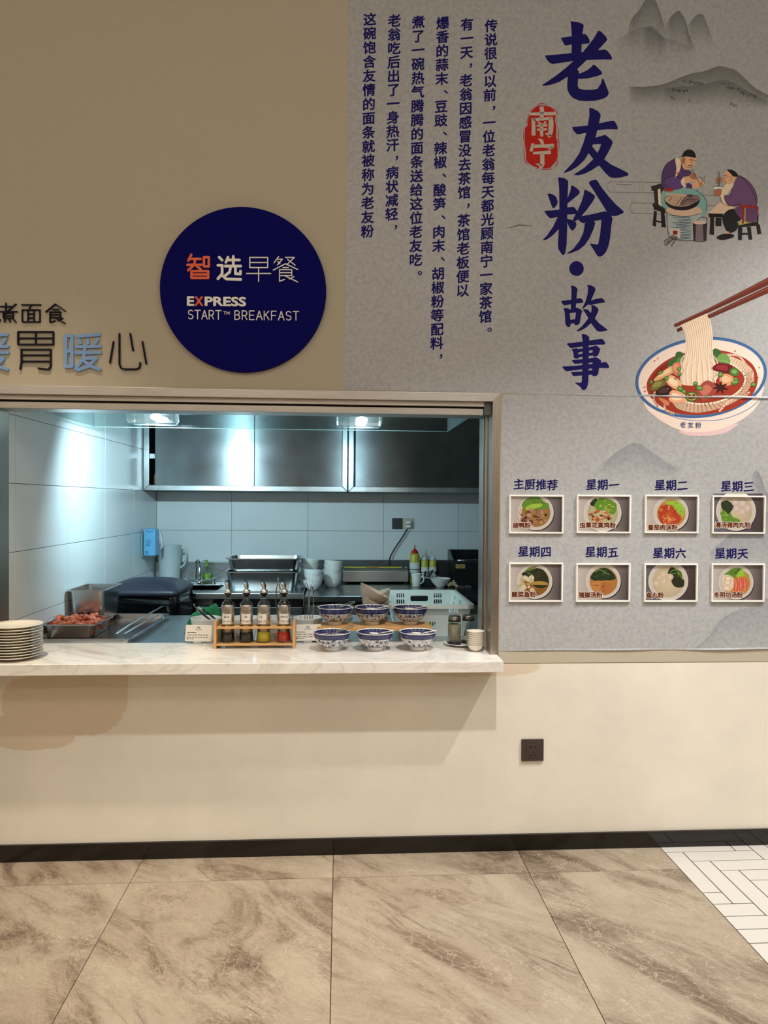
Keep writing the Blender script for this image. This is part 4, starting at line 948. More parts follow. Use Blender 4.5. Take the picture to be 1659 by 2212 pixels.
latin('white_lettering', 'PRESS', (986,541,1177,582), 0.035, M_SWHITE)
def arc(cx, cy, rx, ry, a0, a1, n=8): return [(cx+rx*math.cos(R(a0+(a1-a0)*k/n)), cy+ry*math.sin(R(a0+(a1-a0)*k/n))) for k in range(n+1)]
THIN = {'S': [arc(0.5, 0.25, 0.42, 0.25, -30, -270)+arc(0.5, 0.75, 0.42, 0.25, -90, 150)], 'T': [[(0, 0), (1, 0)], [(0.5, 0), (0.5, 1)]], 'A': [[(0, 1), (0.5, 0), (1, 1)], [(0.18, 0.66), (0.82, 0.66)]],
        'R': [[(0.08, 1), (0.08, 0), (0.5, 0)]+arc(0.5, 0.27, 0.4, 0.27, -90, 90)+[(0.08, 0.54)], [(0.5, 0.54), (0.92, 1)]], 'B': [[(0.08, 0.48), (0.08, 0), (0.5, 0)]+arc(0.5, 0.24, 0.36, 0.24, -90, 90)+[(0.08, 0.48)], [(0.08, 0.48), (0.08, 1), (0.5, 1)]+arc(0.5, 0.74, 0.42, 0.26, 90, -90)],
        'E': [[(0.9, 0), (0.08, 0), (0.08, 1), (0.9, 1)], [(0.08, 0.49), (0.8, 0.49)]], 'K': [[(0.08, 0), (0.08, 1)], [(0.88, 0), (0.1, 0.55)], [(0.36, 0.38), (0.92, 1)]], 'F': [[(0.9, 0), (0.08, 0), (0.08, 1)], [(0.08, 0.49), (0.8, 0.49)]], 'M': [[(0, 1), (0.05, 0), (0.5, 0.8), (0.95, 0), (1, 1)]]}
def thin_word(txt, x0, x1, y0, y1, w, name):
    adv = (x1-x0)/len(txt)
    for i, ch in enumerate(txt):
        lw = adv*(0.78 if ch != 'M' else 0.9)
        sletter(name, [[(x0+i*adv+px*lw, y0+py*(y1-y0)+0.012*(x0+i*adv-902)) for px, py in l] for l in THIN[ch]], w, M_SWHITE)
thin_word('START', 904, 1068, 605, 646, 4.2, 'thin_letter'); thin_word('BREAKFAST', 1124, 1437, 605, 646, 4.2, 'thin_letter'); thin_word('TM', 1072, 1102, 609, 622, 2.2, 'trademark_letter')
bpy.data.objects.remove(_to)
# ------------------------------------------------------------------ more helpers for vessels
def cone_vessel(profile, t):
    """closed lathe profile of an open vessel: outside from the axis up, rim, inside back to the axis"""
    out = list(profile); inn = [(max(r-t, 0.0), z+(t if i == 0 or profile[i][0] < profile[-1][0]*0.75 else 0)) for i, (r, z) in enumerate(profile)]
    return [(0, out[0][1])]+out+[(inn[-1][0], out[-1][1])]+list(reversed(inn[1:-1]))+[(0, inn[1][1] if len(inn) > 2 else inn[0][1]+t)]
def rrect(x0, x1, y0, y1, r, n=4):
    pts = []
    for cx, cy, a0 in ((x1-r, y1-r, 0), (x0+r, y1-r, 90), (x0+r, y0+r, 180), (x1-r, y0+r, 270)):
        for k in range(n+1):
            a = R(a0+90*k/n); pts.append((cx+r*math.cos(a), cy+r*math.sin(a)))
    return pts
def gn_pan(mb, w, d, h, taper=0.012, flange=0.014, r=0.03, t=0.0012, mi=0):
    """gastronorm pan centred on the origin, base at z = 0"""
    rings = [(rrect(-w/2+taper, w/2-taper, -d/2+taper, d/2-taper, r), 0.0), (rrect(-w/2, w/2, -d/2, d/2, r), h), (rrect(-w/2-flange, w/2+flange, -d/2-flange, d/2+flange, r), h+0.001),
             (rrect(-w/2-flange, w/2+flange, -d/2-flange, d/2+flange, r), h-0.005)]
    rings2 = [(rrect(-w/2+taper+t, w/2-taper-t, -d/2+taper+t, d/2-taper-t, r), 0.0016), (rrect(-w/2+t, w/2-t, -d/2+t, d/2-t, r), h+0.0005)]
    n = len(rings[0][0])
    def shell(rs, cap):
        v = [(x, y, z) for pts, z in rs for x, y in pts]; f = []
        for i in range(len(rs)-1):
            for k in range(n): f.append((i*n+k, i*n+(k+1) % n, (i+1)*n+(k+1) % n, (i+1)*n+k))
        if cap: f.append(tuple(range(n)))
        mb.add(v, f, mi, False)
    shell(rings, True); shell(rings2, True)
    return mb
def holed_panel(mb, outer, holes, t, M, mi=0):
    """flat panel with openings: outline and holes in 2-D, thickness t along local z"""
    loops = [outer]+holes; flat = [p for l in loops for p in l]; n = len(flat)
    tri = tessellate_polygon([[Vector((p[0], p[1], 0)) for p in l] for l in loops])
    v = [(x, y, 0) for x, y in flat]+[(x, y, t) for x, y in flat]; f = [tuple(q) for q in tri]+[tuple(i+n for i in reversed(q)) for q in tri]
    o = 0
    for l in loops:
        m = len(l); f += [(o+i, o+(i+1) % m, o+(i+1) % m+n, o+i+n) for i in range(m)]; o += m
    mb.add(v, f, mi, False, M)
def circle(cx, cy, r, n=24): return [(cx+r*math.cos(2*math.pi*k/n), cy+r*math.sin(2*math.pi*k/n)) for k in range(n)]
def rect(x0, x1, y0, y1): return [(x0, y0), (x1, y0), (x1, y1), (x0, y1)]
def put_text(mb, txt, x0, x1, z0, z1, fn, mi=0):
    v, f, bb = glyph2(txt); pts = [fn(x0+(x-bb[0])/(bb[1]-bb[0])*(x1-x0), z0+(y-bb[2])/(bb[3]-bb[2])*(z1-z0)) for x, y in v]
    mb.add(pts, f, mi)
_tc2 = bpy.data.curves.new('glyph2', 'FONT'); _g2 = {}
def glyph2(txt):
    if txt not in _g2:
        o = bpy.data.objects.new('glyph2', _tc2); COL.objects.link(o); _tc2.body = txt; _tc2.resolution_u = 2
        dg = bpy.context.evaluated_depsgraph_get(); dg.update(); me = bpy.data.meshes.new_from_object(o.evaluated_get(dg))
        v = [(q.co.x, q.co.y) for q in me.vertices]; f = [tuple(q.vertices) for q in me.polygons]; bpy.data.meshes.remove(me); bpy.data.objects.remove(o)
        _g2[txt] = (v, f, (min(q[0] for q in v), max(q[0] for q in v), min(q[1] for q in v), max(q[1] for q in v)))
    return _g2[txt]

ZT = 0.845; ZB = 0.885
M_CHROME = steel('polished chrome', (220, 222, 224), 0.12, (1, 1, 1), var=0.02, smear=0.05)
M_PAN = steel('food pan steel', (192, 194, 194), 0.24, (1, 1, 1), smear=0.12)
M_WHITE = plain('white porcelain', (236, 236, 232), 0.14, var=0.015)
M_CREAM = plain('cream porcelain', (238, 230, 214), 0.16, var=0.015)
M_BEIGE = plain('beige stoneware', (204, 192, 174), 0.4, var=0.04)
M_BAMBOO = plain('bamboo', (206, 158, 98), 0.5, var=0.14, scale=25)
M_BLKP = plain('black plastic', (22, 22, 25), 0.4, var=0.1)
M_BINLID = plain('navy black bin lid plastic', (36, 38, 52), 0.42, var=0.06)
M_BAG = plain('black bin bag film', (10, 10, 12), 0.18, var=0.2, bump=0.9, scale=60)
M_GLASS = glass('clear glass')
M_HGLASS = glass('hood glass', (0.86, 0.91, 0.91), 0.03, 1.0)
M_PEDGE = plain('green glass edge', (150, 186, 180), 0.2)

# ------------------------------------------------------------------ steel worktable behind the hatch
t = thing('steel_worktable', 'scratched steel worktable right behind the marble counter', 'table', (0, 0, 0))
MB().box(XL+0.003, 1.25, 0.2935, 1.225, ZT-0.04, ZT).build('table_top', S_TABLE, t, bevel=0.004)
for x in (XL+0.06, 1.2):
    for y in (0.36, 1.17): MB().tube([(x, y, 0), (x, y, ZT-0.04)], 0.02, 12).build('leg', S_STEEL, t)
MB().box(XL+0.05, 1.2, 0.35, 1.18, 0.18, 0.2).build('undershelf', S_DARK, t)

# ------------------------------------------------------------------ sink table and back worktable
t = thing('sink_table', 'steel sink table with raised back edge under the wall cabinets', 'sink', (0, 0, 0))
sx0, sx1, sy0, sy1 = XL+0.003, -0.25, 1.93, 2.688
bx0, bx1, by0, by1 = -1.17, -0.88, 2.04, 2.44
mb = MB(); holed_panel(mb, rect(sx0, sx1, sy0, sy1), [rrect(bx0, bx1, by0, by1, 0.04)], 0.04, T(0, 0, ZB-0.04)); mb.build('table_top', S_STEEL, t, bevel=0.002)
mb = MB(); pts = rrect(bx0, bx1, by0, by1, 0.04); n = len(pts); mb.add([(x, y, ZB-0.003) for x, y in pts]+[(x, y, ZB-0.24) for x, y in pts], [(i, (i+1) % n, (i+1) % n+n, i+n) for i in range(n)]+[tuple(range(n, 2*n))]); mb.build('basin', S_STEEL, t)
MB().box(sx0, sx1, 2.655, sy1, ZB, 1.045).box(sx0, sx1, 2.64, 2.655, 1.03, 1.045).build('back_edge', S_STEEL, t, bevel=0.003)
MB().box(sx0, sx1, 1.96, 2.66, 0.12, ZB-0.26).build('cabinet_body', S_DARK, t)
for i in range(3): MB().box(sx0+0.03+i*0.4, sx0+0.4+i*0.4, 1.945, 1.96, 0.15, ZB-0.1).build('door', S_DARK, t, bevel=0.003)
t = thing('prep_table', 'dark steel prep table along the back wall, right of the sink', 'table', (0, 0, 0))
wx0, wx1 = -0.24, 1.6
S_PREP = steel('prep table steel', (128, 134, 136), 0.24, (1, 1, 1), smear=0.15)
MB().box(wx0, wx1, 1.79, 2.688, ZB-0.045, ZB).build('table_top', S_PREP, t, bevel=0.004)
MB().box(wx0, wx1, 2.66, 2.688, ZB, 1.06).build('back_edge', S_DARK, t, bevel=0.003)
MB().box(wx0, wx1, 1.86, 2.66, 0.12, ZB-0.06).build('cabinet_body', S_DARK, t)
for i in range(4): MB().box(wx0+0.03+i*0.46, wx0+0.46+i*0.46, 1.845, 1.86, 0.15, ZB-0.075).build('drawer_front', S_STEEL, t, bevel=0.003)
pl = MB().box(-0.02, 0.088, 1.842, 1.845, 0.795, 0.832).build('number_plate', plain('white plate', (206, 208, 206), 0.4), t)
mb = MB(); put_text(mb, 'WK-07', -0.01, 0.075, 0.802, 0.825, lambda x, z: (x, 1.8415, z)); mb.build('plate_lettering', M_BLKP, pl)

# ------------------------------------------------------------------ wall cabinets
def cabinet(x0, x1, doors, label, slot=None):
    t = thing('wall_cabinet', label, 'cabinet', (0, 0, 0), group='steel cabinets on the back wall')
    y0, z0, z1 = 2.292, 1.603, 2.35; fr = 0.04
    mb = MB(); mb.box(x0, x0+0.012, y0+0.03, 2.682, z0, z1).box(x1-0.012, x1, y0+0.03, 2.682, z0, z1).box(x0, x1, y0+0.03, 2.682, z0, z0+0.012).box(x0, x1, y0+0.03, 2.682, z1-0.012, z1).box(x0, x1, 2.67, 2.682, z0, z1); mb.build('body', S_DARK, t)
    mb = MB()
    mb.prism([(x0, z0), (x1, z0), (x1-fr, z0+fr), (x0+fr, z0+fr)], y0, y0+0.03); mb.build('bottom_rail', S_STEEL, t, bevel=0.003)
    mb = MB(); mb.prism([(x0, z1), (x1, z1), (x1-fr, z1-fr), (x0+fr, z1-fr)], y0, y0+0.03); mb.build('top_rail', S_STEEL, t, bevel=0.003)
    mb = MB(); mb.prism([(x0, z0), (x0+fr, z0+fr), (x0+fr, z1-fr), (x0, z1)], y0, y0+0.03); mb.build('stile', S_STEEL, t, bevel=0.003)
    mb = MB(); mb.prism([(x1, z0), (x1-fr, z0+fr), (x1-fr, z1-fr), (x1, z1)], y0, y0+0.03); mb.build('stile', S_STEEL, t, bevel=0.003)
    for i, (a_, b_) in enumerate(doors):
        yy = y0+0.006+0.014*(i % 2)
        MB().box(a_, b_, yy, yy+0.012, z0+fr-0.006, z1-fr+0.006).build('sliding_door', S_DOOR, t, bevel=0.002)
    return t
t = cabinet(-1.454, 0.054, [(-1.372, -0.643), (-0.655, 0.012)], 'left steel wall cabinet with its sliding door open a crack')
MB().box(-1.412, -1.374, 2.30, 2.32, 1.84, 1.875).build('door_stop', S_STEEL, t)
cabinet(0.06, 1.56, [(0.112, 0.822), (0.80, 1.518)], 'right steel wall cabinet in the darker corner')
for i, z in enumerate((1.616,)):
    b = MB().lathe([(0, 0), (0.028, 0), (0.03, 0.02), (0.03, 0.1), (0.016, 0.13), (0.014, 0.16), (0, 0.16)], 20).build('sauce_jar', plain('amber sauce jar', (190, 130, 40), 0.3), loc=(-1.39, 2.45, z))
    tag(b, 'amber jar seen through the gap of the left wall cabinet', 'jar')

# ------------------------------------------------------------------ exhaust hood with glass skirt and its two lamps
HZ = 2.045
hood = thing('exhaust_hood', 'steel exhaust hood with hanging glass skirt above the hatch', 'hood', (0, 0, 0))
hx0, hx1, hy0, hy1 = -1.40, 0.628, 0.20, 1.06
MB().box(hx0, hx1, hy0, hy1, HZ, HZ+0.35).build('canopy', S_STEEL, hood, bevel=0.004)
MB().box(hx0, hx1, hy1-0.008, hy1, 1.945, HZ).build('glass_skirt', M_HGLASS, hood); MB().box(hx0, hx1, hy1-0.008, hy1, 1.943, 1.945).build('glass_edge', M_PEDGE, hood)
for x in (hx0, hx1-0.008):
    MB().box(x, x+0.008, hy0, hy1-0.009, 1.945, HZ).build('glass_skirt', M_HGLASS, hood); MB().box(x, x+0.008, hy0, hy1-0.009, 1.943, 1.945).build('glass_edge', M_PEDGE, hood)
def m_emit(name, col, st_):
    s = NT(name); s.b.inputs['Emission Color'].default_value = (*col, 1); s.b.inputs['Emission Strength'].default_value = st_; return s.m
M_BULB = m_emit('lit lamp bulb', (0.75, 0.93, 1.0), 40.0)
def m_ribbed():
    s = NT('ribbed lamp glass'); s.t.nodes.remove(s.b)
    w = s.n('ShaderNodeTexWave'); w.inputs['Scale'].default_value = 55; w.wave_type = 'BANDS'; s.l(s.coords('Object'), w.inputs['Vector'])
    tr = s.n('ShaderNodeBsdfTransparent'); tr.inputs[0].default_value = (0.86, 0.95, 0.93, 1)
    tl = s.n('ShaderNodeBsdfTranslucent'); tl.inputs[0].default_value = (0.8, 0.95, 0.95, 1)
    m1 = s.n('ShaderNodeMixShader'); s.l(s.ramp(w.outputs['Fac'], [(0.3, (0.03,)*3), (0.8, (0.22,)*3)]), m1.inputs[0]); s.l(tr.outputs[0], m1.inputs[1]); s.l(tl.outputs[0], m1.inputs[2])
    gl = s.n('ShaderNodeBsdfGlossy'); gl.inputs['Roughness'].default_value = 0.1
    m2 = s.n('ShaderNodeMixShader'); m2.inputs[0].default_value = 0.18; s.l(m1.outputs[0], m2.inputs[1]); s.l(gl.outputs[0], m2.inputs[2]); s.l(m2.outputs[0], s.out.inputs[0]); return s.m
M_RIB = m_ribbed()
def hood_lamp(x, y, label, power, yaw=0.0):
    t = thing('hood_lamp', label, 'lamp', (x, y, 1.992), group='lamps under the hood')
    MB().box(-0.125, 0.125, -0.07, 0.07, -0.004, HZ-1.992).build('housing', S_DARK, t, bevel=0.004)
    mb = MB(); top = rrect(-0.122, 0.122, -0.068, 0.068, 0.02); bot = rrect(-0.112, 0.112, -0.058, 0.058, 0.02); n = len(top)
    v = [(a_, b_, -0.005) for a_, b_ in top]+[(a_, b_, -0.05) for a_, b_ in top]+[(a_, b_, -0.066) for a_, b_ in bot]
    f = [(k*n+i, k*n+(i+1) % n, (k+1)*n+(i+1) % n, (k+1)*n+i) for k in range(2) for i in range(n)]+[tuple(range(2*n, 3*n))]
    mb.add(v, f).build('glass_cover', M_RIB, t)
    MB().lathe([(0, -0.021), (0.012, -0.018), (0.021, -0.009), (0.024, 0), (0.021, 0.009), (0.012, 0.018), (0, 0.021)], 20, M=T(0.015, 0, -0.028) @ RY(R(90)) @ Matrix.Diagonal((0.75, 0.8, 1.5, 1))).build('bulb', M_BULB, t)
    l = bpy.data.lights.new('hood_lamp_light', 'SPOT'); l.energy = power; l.color = (0.62, 0.86, 1.0); l.spot_size = R(172); l.spot_blend = 1.0; l.shadow_soft_size = 0.02
    lo = bpy.data.objects.new('hood_lamp_light', l); COL.objects.link(lo); lo.parent = t; lo.location = (0.015, 0.0, -0.052); lo.rotation_euler = (R(58), 0, yaw)
    return t
hood_lamp(-0.975, 0.70, 'left lit glass hood lamp, near the tiled side wall', 122, R(8)); hood_lamp(0.096, 0.70, 'right lit glass hood lamp, in front of the cabinet gap', 32)

# ------------------------------------------------------------------ left: plates, pans, prawns, bin
pl0 = MB().lathe([(0, 0.001), (0.058, 0.001), (0.06, 0.0), (0.064, 0.004), (0.085, 0.010), (0.104, 0.0165), (0.105, 0.018), (0.103, 0.0188), (0.084, 0.0135), (0.066, 0.0085), (0, 0.0075)], 56).build('dinner_plate', M_CREAM)
names = ['lowest', 'second lowest', 'third from the bottom', 'fourth from the bottom', 'fifth from the bottom', 'sixth from the bottom', 'sixth from the top', 'fifth from the top', 'fourth from the top', 'third from the top', 'second from the top', 'topmost']
for i in range(12):
    o = pl0 if i == 0 else pl0.copy()
    if i: COL.objects.link(o)
    o.location = (-1.352+0.0012*math.sin(i*2.3), -0.02+0.001*math.cos(i*1.7), ZC+0.0002+0.0114*i)
    tag(o, 'cream dinner plate in the stack on the counter, '+names[i], 'plate', 'stack of dinner plates')
t = thing('food_pan', 'wide shallow steel pan on the worktable, almost empty', 'pan', (-1.212, 0.715, ZT+0.0005))
gn_pan(MB(), 0.44, 0.74, 0.03, 0.006, 0.012, 0.02).build('pan_body', M_PAN, t)
MB().box(-0.2, 0.2, -0.35, 0.35, 0.002, 0.005).build('sauce_residue', plain('brown sauce residue', (62, 40, 22), 0.2, var=0.5, scale=14), t)
shr_pan = thing('food_pan', 'shallow steel pan heaped with cooked prawns', 'pan', (-1.325, 0.625, ZT+0.0065))
gn_pan(MB(), 0.245, 0.27, 0.066, 0.012, 0.013, 0.03).build('pan_body', M_PAN, shr_pan)
deep = thing('food_pan', 'deep empty steel pan leaning behind the prawns by the tiled wall', 'pan', (-1.348, 0.945, ZT+0.0335))
gn_pan(MB(), 0.185, 0.29, 0.17, 0.012, 0.013, 0.025).build('pan_body', M_PAN, deep)
t = thing('serving_tongs', 'long looped steel tongs lying across the shallow pan', 'tongs', (0, 0, 0))
def strip(pts, w, th, name, mat, parent):
    mb = MB(); pts = [Vector(p) for p in pts]; v = []; f = []
    for i, q in enumerate(pts):
        d = (pts[min(i+1, len(pts)-1)]-pts[max(i-1, 0)]).normalized(); s_ = d.cross(Vector((0, 0, 1))); s_ = s_.normalized() if s_.length > 0.05 else Vector((1, 0, 0)); u = s_.cross(d)
        v += [tuple(q+s_*w/2+u*th/2), tuple(q-s_*w/2+u*th/2), tuple(q-s_*w/2-u*th/2), tuple(q+s_*w/2-u*th/2)]
    for i in range(len(pts)-1):
        for k in range(4): f.append((4*i+k, 4*i+(k+1) % 4, 4*i+4+(k+1) % 4, 4*i+4+k))
    f += [(0, 1, 2, 3), tuple(range(4*len(pts)-4, 4*len(pts)))]
    return mb.add(v, f).build(name, mat, parent)
strip([(-1.10, 0.50, 0.868), (-1.07, 0.62, 0.892), (-1.03, 0.8, 0.915), (-0.99, 0.98, 0.936), (-0.972, 1.01, 0.93), (-0.97, 1.02, 0.90)], 0.014, 0.0025, 'arm', M_CHROME, t)
strip([(-1.06, 0.50, 0.868), (-1.03, 0.60, 0.886), (-1.0, 0.74, 0.902), (-0.975, 0.86, 0.912), (-0.965, 0.88, 0.90), (-0.968, 0.885, 0.880)], 0.014, 0.0025, 'arm', M_CHROME, t)
# prawns
M_PRAWN = plain('cooked prawn shell', (196, 98, 64), 0.25, var=0.55, scale=45); M_PRAWN2 = plain('prawn feeler', (150, 60, 36), 0.4); M_PTAIL = plain('prawn tail fan', (190, 62, 34), 0.35)
def prawn_meshes():
    n = 11; pts = []; rs = []
    for i in range(n):
        a = R(-30+200*i/(n-1)); rad = 0.026
        pts.append((rad*math.cos(a)*1.15, rad*math.sin(a), 0.004*math.sin(a*2)))
        rs.append(0.0095*(0.55+0.55*math.sin(math.pi*(0.16+0.72*i/(n-1)))) * (1.0 if i % 2 else 1.08))
    body = MB().tube(pts, rs, 10)
    hx = Vector(pts[0]); body.tube([tuple(hx), tuple(hx+Vector((0.010, -0.012, 0.0))), tuple(hx+Vector((0.014, -0.026, 0.002)))], [0.010, 0.0085, 0.001], 10)
    fan = MB(); ex = Vector(pts[-1])
    for k in (-1, 0, 1): fan.add([tuple(ex), tuple(ex+Vector((0.004*k-0.006, -0.018, 0.003*k))), tuple(ex+Vector((0.007*k, -0.022, 0.004*k))), tuple(ex+Vector((0.005, -0.01, 0)))], [(0, 1, 2, 3)])
    leg = MB()
    for i in range(1, 7): q = Vector(pts[i]); d = -q.normalized(); leg.tube([tuple(q), tuple(q+d*0.016+Vector((0.002, 0, -0.002)))], [0.0018, 0.0008], 5)
    ant = MB()
    for k in (-1, 1): q = hx+Vector((0.012, -0.02, 0)); ant.tube(smooth_pts([tuple(q), tuple(q+Vector((0.02*k, -0.02, 0.012))), tuple(q+Vector((0.045*k, -0.01, 0.03)))], 4, False), 0.0007, 5)
    return body, fan, leg, ant
b_, f_, l_, a_ = prawn_meshes()
proto = thing('cooked_prawn', 'x', 'prawn', group='prawns heaped in the steel pan')
b_.build('body', M_PRAWN, proto); f_.build('tail_fan', M_PTAIL, proto); l_.build('legs', M_PRAWN2, proto); a_.build('feelers', M_PRAWN2, proto)
rn = random.Random(11); k = 0
for layer, (nx, ny, zz) in enumerate(((4, 4, 0.022), (4, 4, 0.036), (4, 3, 0.050), (3, 3, 0.062))):
    for i in range(nx):
        for j in range(ny):
            o = proto if k == 0 else copy_tree(proto)
            x = -1.325+(i-(nx-1)/2)*0.198/nx+rn.uniform(-0.008, 0.008); y = 0.625+(j-(ny-1)/2)*0.22/ny+rn.uniform(-0.008, 0.008)
            o.location = (x, y, ZT+0.0065+zz+rn.uniform(-0.003, 0.004)); o.rotation_euler = (rn.uniform(-0.5, 0.5), rn.uniform(-0.5, 0.5), rn.uniform(0, 6.28)); o.scale = (rn.uniform(0.95, 1.35),)*3
            o['label'] = 'reddish cooked prawn with shell in the heap beside the plates'; k += 1

bin_ = thing('rubbish_bin', 'black lidded rubbish bin lined with a bag beside the sink', 'bin', (-1.225, 1.62, 0))
mb = MB(); lv = []
for z, w_, d_ in ((0.0, 0.36, 0.34), (0.9, 0.42, 0.44)): lv.append([(x, y, z) for x, y in rrect(-w_/2, w_/2, -d_/2, d_/2, 0.05)])
n = len(lv[0]); mb.add(lv[0]+lv[1], [(i, (i+1) % n, (i+1) % n+n, i+n) for i in range(n)]+[tuple(range(n)), tuple(range(n, 2*n))]).build('bin_body', M_BLKP, bin_)
mb = MB(); rows = []; rnd = random.Random(2)
for j, (z, ex) in enumerate(((0.95, 0.004), (0.93, 0.018), (0.89, 0.024), (0.84, 0.018), (0.77, 0.022), (0.72, 0.012))):
    rows.append([(x*(1+0)+0, y, z+rnd.uniform(-0.01, 0.01)) for x, y in [(p_[0]+rnd.uniform(-0.010, 0.010), p_[1]+rnd.uniform(-0.010, 0.010)) for p_ in rrect(-0.205-ex, 0.205+ex, -0.215-ex, 0.215+ex, 0.06, 10)]])
n = len(rows[0]); mb.add([p_ for r_ in rows for p_ in r_], [(j*n+i, j*n+(i+1) % n, (j+1)*n+(i+1) % n, (j+1)*n+i) for j in range(len(rows)-1) for i in range(n)], 0, False).build('bin_bag', M_BAG, bin_)
mb = MB(); secs = []
for z, w_, d_, r_ in ((0.938, 0.455, 0.50, 0.05), (0.962, 0.462, 0.51, 0.05), (0.972, 0.44, 0.49, 0.06), (1.0, 0.38, 0.40, 0.08), (1.018, 0.28, 0.28, 0.09), (1.024, 0.14, 0.14, 0.06)): secs.append([(x, y, z) for x, y in rrect(-w_/2, w_/2, -d_/2, d_/2, r_, 6)])
n = len(secs[0]); mb.add([p_ for s_ in secs for p_ in s_], [(j*n+i, j*n+(i+1) % n, (j+1)*n+(i+1) % n, (j+1)*n+i) for j in range(len(secs)-1) for i in range(n)]+[tuple(range(n)), tuple(range((len(secs)-1)*n, len(secs)*n))], 0, True).build('lid', M_BINLID, bin_)
MB().tube(smooth_pts([(-0.2, -0.21, 0.972), (-0.05, -0.16, 1.0), (0.1, -0.17, 0.992), (0.19, -0.2, 0.972)], 5, False), [0.004]+[0.012]*14+[0.004], 8).build('lid_ridge', M_BINLID, bin_)

# ------------------------------------------------------------------ sauce rack with four pourer bottles
RY0, RY1 = 0.142, 0.238
rack = thing('bottle_rack', 'bamboo rack holding four sauce bottles on the counter', 'rack', (0, 0, ZC))
MB().box(-0.563, -0.551, RY0, RY1, 0.0, 0.122).build('side_panel', M_BAMBOO, rack, bevel=0.001); MB().box(-0.211, -0.199, RY0, RY1, 0.0, 0.122).build('side_panel', M_BAMBOO, rack, bevel=0.001)
MB().box(-0.551, -0.211, RY0+0.002, RY1-0.002, 0.014, 0.022).build('bottom_shelf', M_BAMBOO, rack, bevel=0.001)
bxs = [-0.508, -0.424, -0.345, -0.254]; by = 0.192
mb = MB(); holed_panel(mb, rect(-0.551, -0.211, RY0+0.002, RY1-0.002), [circle(x, by, 0.0325) for x in bxs], 0.008, T(0, 0, 0.090)); mb.build('top_shelf', M_BAMBOO, rack, bevel=0.0008)
M_SLEEVE = steel('bottle sleeve steel', (206, 200, 190), 0.25, (1, 1, 1), world=False); M_LABEL = plain('white paper label', (224, 220, 210), 0.7); M_TXT = plain('black label print', (24, 24, 26), 0.6)
def liquid(name, rgb, rough=0.3): return plain(name, rgb, rough, var=0.05, spec=0.1)
btl = [('酱油', 'Soy sauce', liquid('soy sauce', (14, 8, 8)), 'sauce bottle holding dark soy sauce, first from the left in the rack'), ('醋', 'Vinegar', liquid('dark vinegar', (12, 10, 16)), 'sauce bottle labelled vinegar, second from the left in the rack'),
       ('油', 'seed oil', liquid('yellow oil', (206, 176, 30)), 'sauce bottle holding clear yellow oil in the bamboo rack'), ('辣椒油', 'Chili oil', liquid('red chili oil', (196, 26, 18)), 'sauce bottle holding bright red chili oil in the bamboo rack')]
M_SPOUT = steel('satin spout steel', (214, 210, 204), 0.28, (1, 1, 1), world=False)
proto = None
